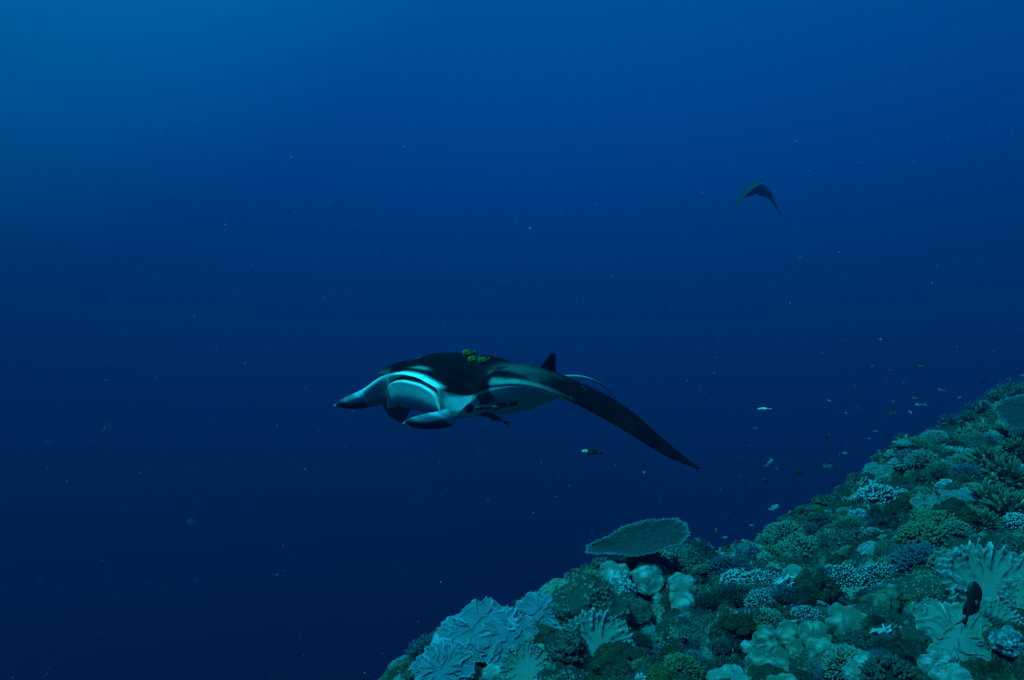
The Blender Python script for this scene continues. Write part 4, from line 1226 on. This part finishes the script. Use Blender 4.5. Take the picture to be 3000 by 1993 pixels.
o = link('coral_rubble', g.mesh('coral_rubble'), material('coral_rubble', (.016, .016, .011), (.42, .41, .34), tip_pos=(.2, 1.05), second=(.06, .07, .02), second_scale=4, second_amount=.7, speck=.3, speck_scale=90, bump=.4, bump_scale=150))
tag(o, 'tiny nubs and coral bits covering the rock between the colonies', 'rubble', None, 'stuff')
# ------------------------------------------------------------------ fish
def fish_body(H=.40, W=.16, K=22, n=14, blunt=.55, bend=0.0, pigment=None, tailstock=.16):
    """a fish of unit length along +x (snout at x = .5), tail stock at x = -.32; returns geo and colours"""
    t = np.linspace(0, 1, K)
    prof = np.sin(np.clip(t, 0, 1) ** blunt * math.pi) ** .8
    prof = np.maximum(prof, np.interp(t, [0, .03, .1, .8, 1], [.0, .18, 0, 0, tailstock / 1.0]))
    x = .5 - .86 * t
    a = np.linspace(0, 2 * math.pi, n, endpoint=False)
    P = np.zeros((K, n, 3))
    P[..., 0] = x[:, None]
    P[..., 1] = (W / 2 * prof * (1 - .25 * t))[:, None] * np.cos(a)[None]
    P[..., 2] = (H / 2 * prof)[:, None] * np.sin(a)[None]
    return P
def fin(points, thick=.012, K=1):
    """thin fin from an outline of (x, z) points, drawn in the fish's mid plane"""
    o = np.asarray(points, float); c = o.mean(0)
    v = np.concatenate([[[c[0], thick, c[1]], [c[0], -thick, c[1]]], np.column_stack([o[:, 0], np.full(len(o), thick * .25), o[:, 1]]), np.column_stack([o[:, 0], np.full(len(o), -thick * .25), o[:, 1]])])
    n = len(o); j = np.arange(n); k = (j + 1) % n
    f3 = np.concatenate([np.stack([np.zeros(n, int), 2 + k, 2 + j], -1), np.stack([np.ones(n, int), 2 + n + j, 2 + n + k], -1),
                         np.stack([2 + j, 2 + k, 2 + n + k], -1), np.stack([2 + j, 2 + n + k, 2 + n + j], -1)])
    return v, f3
FISH_MAT = material('fish_skin', (0, 0, 0), pigment=True, rough=.45, speck=.08, speck_scale=30, bump=0, spec=.3)
def bend_points(V, bend):
    V = np.array(V)
    s = np.clip(.25 - V[..., 0], 0, 2)
    V[..., 1] = V[..., 1] + bend[0] * s ** 2
    V[..., 2] = V[..., 2] + bend[1] * s ** 2
    return V
def fish_meshes(kind, H, W, pigment, blunt=.55, bend=(0, 0), tail='fork', fins_scale=1.0):
    """list of (part name, mesh)"""
    P = fish_body(H, W, blunt=blunt)
    out = []
    h = H / 2
    fins = {}
    ts = .10 if H > .25 else .06
    if tail == 'fork':
        fins['tail_fin'] = [(-.33, ts * .55), (-.42, h * .40 + .02), (-.54, h * .75 + .02), (-.47, h * .28), (-.44, 0), (-.47, -h * .28), (-.54, -h * .75 - .02), (-.42, -h * .40 - .02), (-.33, -ts * .55)]
    else:
        fins['tail_fin'] = [(-.33, ts * .5), (-.42, ts * .9), (-.52, ts * 1.0), (-.54, 0), (-.52, -ts * 1.0), (-.42, -ts * .9), (-.33, -ts * .5)]
    fins['dorsal_fin'] = [(.16, h * .80), (.10, h * 1.05), (-.02, h * 1.14), (-.14, h * 1.08), (-.27, h * .70), (-.27, h * .30), (-.10, h * .62)]
    fins['anal_fin'] = [(-.02, -h * .80), (-.10, -h * 1.08), (-.20, -h * .98), (-.28, -h * .5), (-.26, -h * .30), (-.14, -h * .6)]
    g = Geo(); g.grid(bend_points(P, bend), 0, wrap_v=True)
    out.append(('body', g.mesh(kind + '_body', colors=pigment(P.reshape(-1, 3)))))
    for nm, pts in fins.items():
        pts = np.array(pts)
        if nm != 'tail_fin': pts[:, 1] = np.sign(pts[:, 1]) * (np.minimum(np.abs(pts[:, 1]), h * .85) + fins_scale * np.maximum(np.abs(pts[:, 1]) - h * .85, 0))
        v, f = fin(pts)
        q = Geo(); q.add(bend_points(v, bend), 0, f3=f)
        out.append((nm, q.mesh(kind + '_' + nm, colors=pigment(v) * (.85 if nm != 'tail_fin' else 1))))
    q = Geo(); vs = []
    for sd in (1, -1):
        v, f = fin([(.14, -.02), (.06, .05), (-.06, .02), (-.09, -.06), (.0, -.08)], .006)
        v = np.column_stack([v[:, 0], sd * (W * .46 + np.clip(.14 - v[:, 0], 0, 1) * .35) + v[:, 1], v[:, 2] - h * .15])
        q.add(bend_points(v, bend), 0, f3=f); vs.append(v)
    out.append(('pectoral_fin', q.mesh(kind + '_pectoral_fin', colors=pigment(np.concatenate(vs)))))
    e = Geo(); th, fi = np.meshgrid(np.linspace(0, math.pi, 6), np.linspace(0, 2 * math.pi, 8, endpoint=False), indexing='ij')
    for sd in (1, -1):
        c = np.array([.37, sd * W * .33, h * .14])
        e.grid(c + .035 * np.stack([np.sin(th) * np.cos(fi), .5 * np.cos(th), np.sin(th) * np.sin(fi)], -1), 0, wrap_v=True)
    out.append(('eye', e.mesh(kind + '_eye', colors=np.full((e.n, 3), .004))))
    return out
def one_mesh(parts, name):
    """small fish: all of it in one mesh"""
    V, C, F, n = [], [], [], 0
    g = Geo()
    for nm, me in parts:
        k = len(me.vertices); co = np.zeros(k * 3, np.float32); me.vertices.foreach_get('co', co)
        cl = np.zeros(k * 4, np.float32); me.attributes['pigment'].data.foreach_get('color', cl)
        f3 = [p.vertices[:] for p in me.polygons if len(p.vertices) == 3]; f4 = [p.vertices[:] for p in me.polygons if len(p.vertices) == 4]
        g.add(co.reshape(-1, 3), 0, f3=f3, f4=f4); C.append(cl.reshape(-1, 4)[:, :3])
    return g.mesh(name, colors=np.concatenate(C))
def heading(vec, roll=0.0, upright=True):
    """rotation taking +x to vec with the back kept upwards"""
    x = Vector(vec).normalized(); up = Vector((0, 0, 1))
    y = up.cross(x)
    if y.length < 1e-4: y = Vector((0, 1, 0))
    y.normalize(); z = x.cross(y)
    m = Matrix((x, y, z)).transposed()
    return (m @ Matrix.Rotation(roll, 3, 'X')).to_euler()
def put_fish(name, parts, px, py, d, length, vec, label, cat='fish', group=None, roll=0.0):
    root = empty(name, at(px, py, d), heading(vec, roll)); root.scale = (length,) * 3
    for nm, me in parts: link(nm, me, FISH_MAT, root)
    tag(root, label, cat, group)
    return root

def pg(base, back=None, belly=None):
    base, back, belly = [np.array(c if c is not None else base) for c in (base, back, belly)]
    def f(v):
        z = v[:, 2:3]; w1 = smooth(.02, .12, z); w2 = smooth(-.02, -.12, -z * -1) if False else smooth(.02, .12, -z)
        return base * (1 - w1 - w2) + back * w1 + belly * w2
    return f
def striped(v):
    s = .5 + .5 * np.sin(v[:, 0:1] * 52 + v[:, 2:3] * 6)
    k = smooth(.55, .85, s) * (v[:, 0:1] < .40)
    return np.array([.17, .21, .02]) * (1 - k) + np.array([.05, .065, .010]) * k
def two_tone(v):
    k = smooth(.24, .20, v[:, 0:1])
    tip = smooth(.46, .5, v[:, 0:1])
    return (np.array([.50, .60, .40]) * (1 - tip) + np.array([.15, .25, .35]) * tip) * (1 - k) + np.array([.006, .007, .01]) * k
def streak(v):
    k = smooth(.01, .05, v[:, 2:3]) * smooth(.1, -.25, v[:, 0:1])
    return np.array([.75, .78, .75]) * (1 - k) + np.array([.12, .12, .01]) * k

L1 = MANTA_LOC[1]
pilot = fish_meshes('pilot_fish', .54, .19, striped, fins_scale=.55)
put_fish('pilot_fish', pilot, 1374, 1034, L1 - .12, .076, (-1, -.25, -.10), 'striped yellow green pilot fish riding topmost above the manta ray back', group='pilot fish above the manta ray')
put_fish('pilot_fish', pilot, 1388, 1052, L1 - .30, .070, (-1, -.25, -.28), 'striped yellow green pilot fish tilted nose down over the manta ray', group='pilot fish above the manta ray')
put_fish('pilot_fish', pilot, 1418, 1055, L1 - .32, .067, (-1, -.25, -.16), 'striped yellow green pilot fish trailing the other two over the manta ray', group='pilot fish above the manta ray')
wr = fish_meshes('wrasse', .20, .12, two_tone, blunt=.62, tail='round')
put_fish('wrasse', wr, 1733, 1325, 3.9, .100, (-1, -.15, .12), 'slender fish with pale front half and black rear below the manta wing')
wr2 = fish_meshes('slender_wrasse', .15, .10, streak, blunt=.62, tail='round', bend=(0, -.18))
put_fish('slender_wrasse', wr2, 2240, 1197, 4.6, .086, (-1, -.2, -.10), 'slender bright white fish alone in open water beyond the wing tip')
dark_damsel = fish_meshes('dark_fish', .36, .14, pg((.006, .006, .007)), blunt=.66, bend=(0.0, .62))
df = put_fish('dark_fish', dark_damsel, 2856, 1768, 1.86, .100, (0, 0, 1), 'black fish swimming nose up in front of the finger leather coral')
df.rotation_euler = Matrix(((0.06, .16, .985), (0, .985, -.16), (-.996, .01, .06))).transposed().to_euler()     # snout up, back to the left, side towards us
rem = fish_meshes('remora', .11, .11, pg((.018, .019, .018), (.012, .013, .012), (.05, .055, .05)), blunt=.5, tail='round', bend=(0, .06))
put_fish('remora', rem, 1452, 1191, L1 - .46, .225, (-1, -.25, -.06), 'dark slender remora clinging flat along the manta ray belly')
rem2 = fish_meshes('remora_fish', .13, .11, pg((.045, .048, .036), (.035, .036, .03), (.07, .07, .06)), blunt=.5, tail='fork', bend=(0, -.08))
put_fish('remora', rem2, 1443, 1221, L1 - .38, .20, (-1, -.2, .36), 'brownish remora hanging with its tail down under the manta ray')
put_fish('cleaner_fish', fish_meshes('cleaner_fish', .20, .12, pg((.03, .05, .05), None, (.3, .32, .3)), tail='round'), 1708, 1133, L1 - .45, .050, (-.42, -.3, .9), 'tiny cleaner fish nosing the trailing edge of the manta wing')

# small reef fish hovering over the slope
KINDS = {
    'pale': (fish_meshes('chromis', .44, .16, pg((.30, .33, .33), (.16, .19, .20), (.50, .52, .50))), 'pale'),
    'half': (fish_meshes('two_tone_chromis', .44, .16, pg((.10, .11, .10), (.018, .018, .018), (.48, .50, .46))), 'dark backed white bellied'),
    'dark': (fish_meshes('dusky_chromis', .46, .16, pg((.022, .022, .020), None, (.06, .06, .05))), 'dusky'),
    'gold': (fish_meshes('golden_damsel', .46, .16, pg((.14, .15, .008))), 'yellow'),
}
SMALL = {k: one_mesh(v[0], k + '_reef_fish') for k, v in KINDS.items()}
FISH = [  # px, py, length px, kind, heading, where
    (2701, 1071, 22, 'half', (-1, -.2, -.05), 'alone high above the staghorn crest'),
    (2647, 1121, 14, 'pale', (-.6, -.6, -.5), 'above the loose shoal near the crest'),
    (2761, 1142, 20, 'half', (-.9, .3, .25), 'in the shoal near the crest'), (2682, 1165, 18, 'half', (-1, .2, .05), 'in the shoal near the crest'),
    (2690, 1186, 16, 'pale', (-1, .3, .05), 'in the shoal near the crest'), (2712, 1188, 20, 'pale', (-.9, -.4, .3), 'in the shoal near the crest'),
    (2617, 1176, 13, 'pale', (-.7, -.5, -.5), 'in the shoal near the crest'), (2617, 1208, 24, 'half', (-1, -.2, -.25), 'at the lower shoal edge'),
    (2667, 1208, 12, 'pale', (.5, -.6, -.5), 'in the shoal near the crest'), (2810, 1165, 12, 'pale', (.2, -1, .3), 'just off the staghorn crest'),
    (2881, 1116, 18, 'dark', (-1, 0, -.2), 'over the staghorn crest'), (2565, 1264, 13, 'pale', (1, .2, .2), 'above the crimped leather coral'),
    (2430, 1174, 10, 'pale', (-1, .4, 0), 'alone in open water off the slope'), (2426, 1281, 22, 'dark', (.3, -.5, .85), 'hanging upright off the upper rim'),
    (2502, 1312, 14, 'dark', (-1, .2, 0), 'above the crinkled coral row'), (2477, 1328, 14, 'pale', (-1, .1, .1), 'above the crinkled coral row'),
    (2460, 1333, 15, 'half', (-.3, -.8, .6), 'above the crinkled coral row'), (2574, 1321, 12, 'pale', (1, .2, 0), 'just over the crimped leather coral'),
    (2554, 1340, 13, 'pale', (-.8, -.4, -.1), 'beside the crimped leather coral'), (2426, 1363, 28, 'half', (-1, .1, -.1), 'largest of those above the crinkled coral row'),
    (2452, 1373, 14, 'dark', (-1, .3, .1), 'above the crinkled coral row'), (2250, 1356, 30, 'half', (.55, -.3, .75), 'off the rim, climbing steeply'),
    (2276, 1371, 16, 'half', (.3, -.9, -.3), 'beside the steeply climbing fish'), (2343, 1385, 28, 'dark', (-1, -.1, .12), 'with blunt body between rim and open water'),
    (2238, 1407, 24, 'dark', (1, -.2, -.15), 'lowest of the fish off the rim'), (2267, 1488, 28, 'pale', (.85, -.2, .5), 'plump and bright just off the rim shoulder'),
    (2204, 1540, 16, 'pale', (-1, -.2, .1), 'hovering at the rim above the white lobed coral'), (2322, 1285, 12, 'dark', (1, .3, .2), 'far out in the blue'),
    (2749, 1270, 13, 'gold', (-1, -.4, 0), 'among the hazy coral heads'), (2621, 1295, 14, 'pale', (1, -.3, .1), 'over the hazy coral heads'),
    (2097, 1556, 18, 'gold', (.1, -.4, 1), 'upright beside the table coral'), (2123, 1575, 14, 'pale', (1, -.2, .3), 'above the dark cabbage coral'),
    (2800, 1418, 13, 'gold', (-.5, -.5, .6), 'in front of the white lumpy coral'), (1258, 1922, 16, 'dark', (-.8, -.3, -.5), 'against the pale lump at the reef tip'),
    (2505, 1380, 12, 'dark', (1, 0, 0), 'behind the crinkled coral row'), (2545, 1285, 9, 'pale', (1, 0, 0), 'specks of the far shoal'), (2400, 1340, 9, 'dark', (-1, 0, 0), 'specks of the far shoal'),
    (2640, 1150, 12, 'dark', (-1, 0, 0), 'in the shoal near the crest'), (2725, 1160, 8, 'dark', (-1, 0, 0), 'specks of the far shoal'),
]
for (px, py, lp, kind, vec, where) in FISH:
    if kind == 'gold': length = .05
    else: length = .068 if lp > 14 else .055
    d = min(max(length * F_PX / lp / 1.08, 2.2), 11.0)
    h_ = hit(px, py)
    if h_ is not None: d = min(d, h_[1] - .12)
    root = link('reef_fish', SMALL[kind], FISH_MAT, None, at(px, py, d), heading(vec), lp * 1.12 * d / F_PX)
    tag(root, 'small %s reef fish %s' % (KINDS[kind][1], where), 'fish', 'small reef fish over the slope')

# far mantas, nearly lost in the blue, their skin paled to fade further
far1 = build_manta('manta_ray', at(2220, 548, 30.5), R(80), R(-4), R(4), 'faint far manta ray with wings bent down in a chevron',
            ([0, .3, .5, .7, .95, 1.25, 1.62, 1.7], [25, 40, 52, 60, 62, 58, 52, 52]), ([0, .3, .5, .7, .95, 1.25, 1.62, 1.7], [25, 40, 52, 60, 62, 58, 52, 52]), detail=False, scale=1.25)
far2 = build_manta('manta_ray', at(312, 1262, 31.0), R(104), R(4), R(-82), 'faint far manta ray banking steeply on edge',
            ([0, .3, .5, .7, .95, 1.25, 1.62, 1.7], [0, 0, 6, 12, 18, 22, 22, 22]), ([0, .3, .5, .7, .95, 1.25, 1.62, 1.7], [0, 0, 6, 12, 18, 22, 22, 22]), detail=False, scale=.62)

# ------------------------------------------------------------------ drifting plankton
rp = np.random.default_rng(12)
N = 900
d = .35 + 3.6 * rp.uniform(0, 1, N) ** 1.2
px = rp.uniform(-500, 3500, N); py = rp.uniform(-300, 2200, N)
c = np.column_stack([(px - CX) / F_PX * d, d, (CY - py) / F_PX * d])
r_ = d / F_PX * rp.choice([.9, 1.3, 1.8, 2.6], N, p=[.5, .3, .15, .05]) * 1.0
big = [(1553, 670, 4.5), (2580, 995, 5), (713, 150, 3.2), (660, 660, 4), (855, 463, 4.5), (677, 57, 3), (1260, 190, 3), (2315, 888, 3), (1888, 1385, 5), (570, 928, 2.5), (950, 873, 2.5), (2060, 565, 3)]
c = np.concatenate([c, [at(x, y, .9) for x, y, _ in big]]); r_ = np.concatenate([r_, [.9 / F_PX * s * .8 for *_, s in big]])
nb = 30; db = rp.uniform(.24, .5, nb)
c = np.concatenate([c, np.column_stack([(rp.uniform(-300, 3300, nb) - CX) / F_PX * db, db, (CY - rp.uniform(-200, 1900, nb)) / F_PX * db])]); r_ = np.concatenate([r_, rp.uniform(.0002, .00045, nb)])
ok = np.array([height(a, b) + .02 < z for a, b, z in c]); c, r_ = c[ok], r_[ok]
octa = np.array([(1, 0, 0), (-1, 0, 0), (0, 1, 0), (0, -1, 0), (0, 0, 1), (0, 0, -1)], float)
fo = np.array([(0, 2, 4), (2, 1, 4), (1, 3, 4), (3, 0, 4), (2, 0, 5), (1, 2, 5), (3, 1, 5), (0, 3, 5)])
sh = rp.uniform(.6, 1.4, (len(c), 1, 3))
g = Geo(); g.add((c[:, None] + octa[None] * sh * r_[:, None, None]).reshape(-1, 3), 0, f3=(np.arange(len(c))[:, None, None] * 6 + fo[None]).reshape(-1, 3))
pk = link('plankton', g.mesh('plankton'), material('plankton', (.30, .33, .32), rough=.8, speck=0, bump=0))
tag(pk, 'pale specks of plankton drifting in the blue water', 'plankton', None, 'stuff')

# ------------------------------------------------------------------ the water itself: closed body of haze
hz_bm = Geo()
x0, x1, y0, y1, z0, z1 = -34, 34, -11, 33, -15.5, 14.2
hz_bm.add([(x0, y0, z0), (x1, y0, z0), (x1, y1, z0), (x0, y1, z0), (x0, y0, z1), (x1, y0, z1), (x1, y1, z1), (x0, y1, z1)], 0,
          f4=[(0, 3, 2, 1), (4, 5, 6, 7), (0, 1, 5, 4), (1, 2, 6, 5), (2, 3, 7, 6), (3, 0, 4, 7)])
hm = bpy.data.materials.new('sea_water'); hm.use_nodes = True
hn = hm.node_tree; hn.nodes.clear()
ho = hn.nodes.new('ShaderNodeOutputMaterial'); hv = hn.nodes.new('ShaderNodeVolumePrincipled')
hv.inputs['Color'].default_value = HAZE_COLOR
hv.inputs['Absorption Color'].default_value = (0, 0, 0, 1)
hv.inputs['Density'].default_value = HAZE_DENSITY
hv.inputs['Anisotropy'].default_value = 0.0
hn.links.new(hv.outputs[0], ho.inputs['Volume'])
hz_o = link('haze', hz_bm.mesh('haze', False), hm)
tag(hz_o, 'clear blue sea water filling the whole scene', None, None, 'stuff')
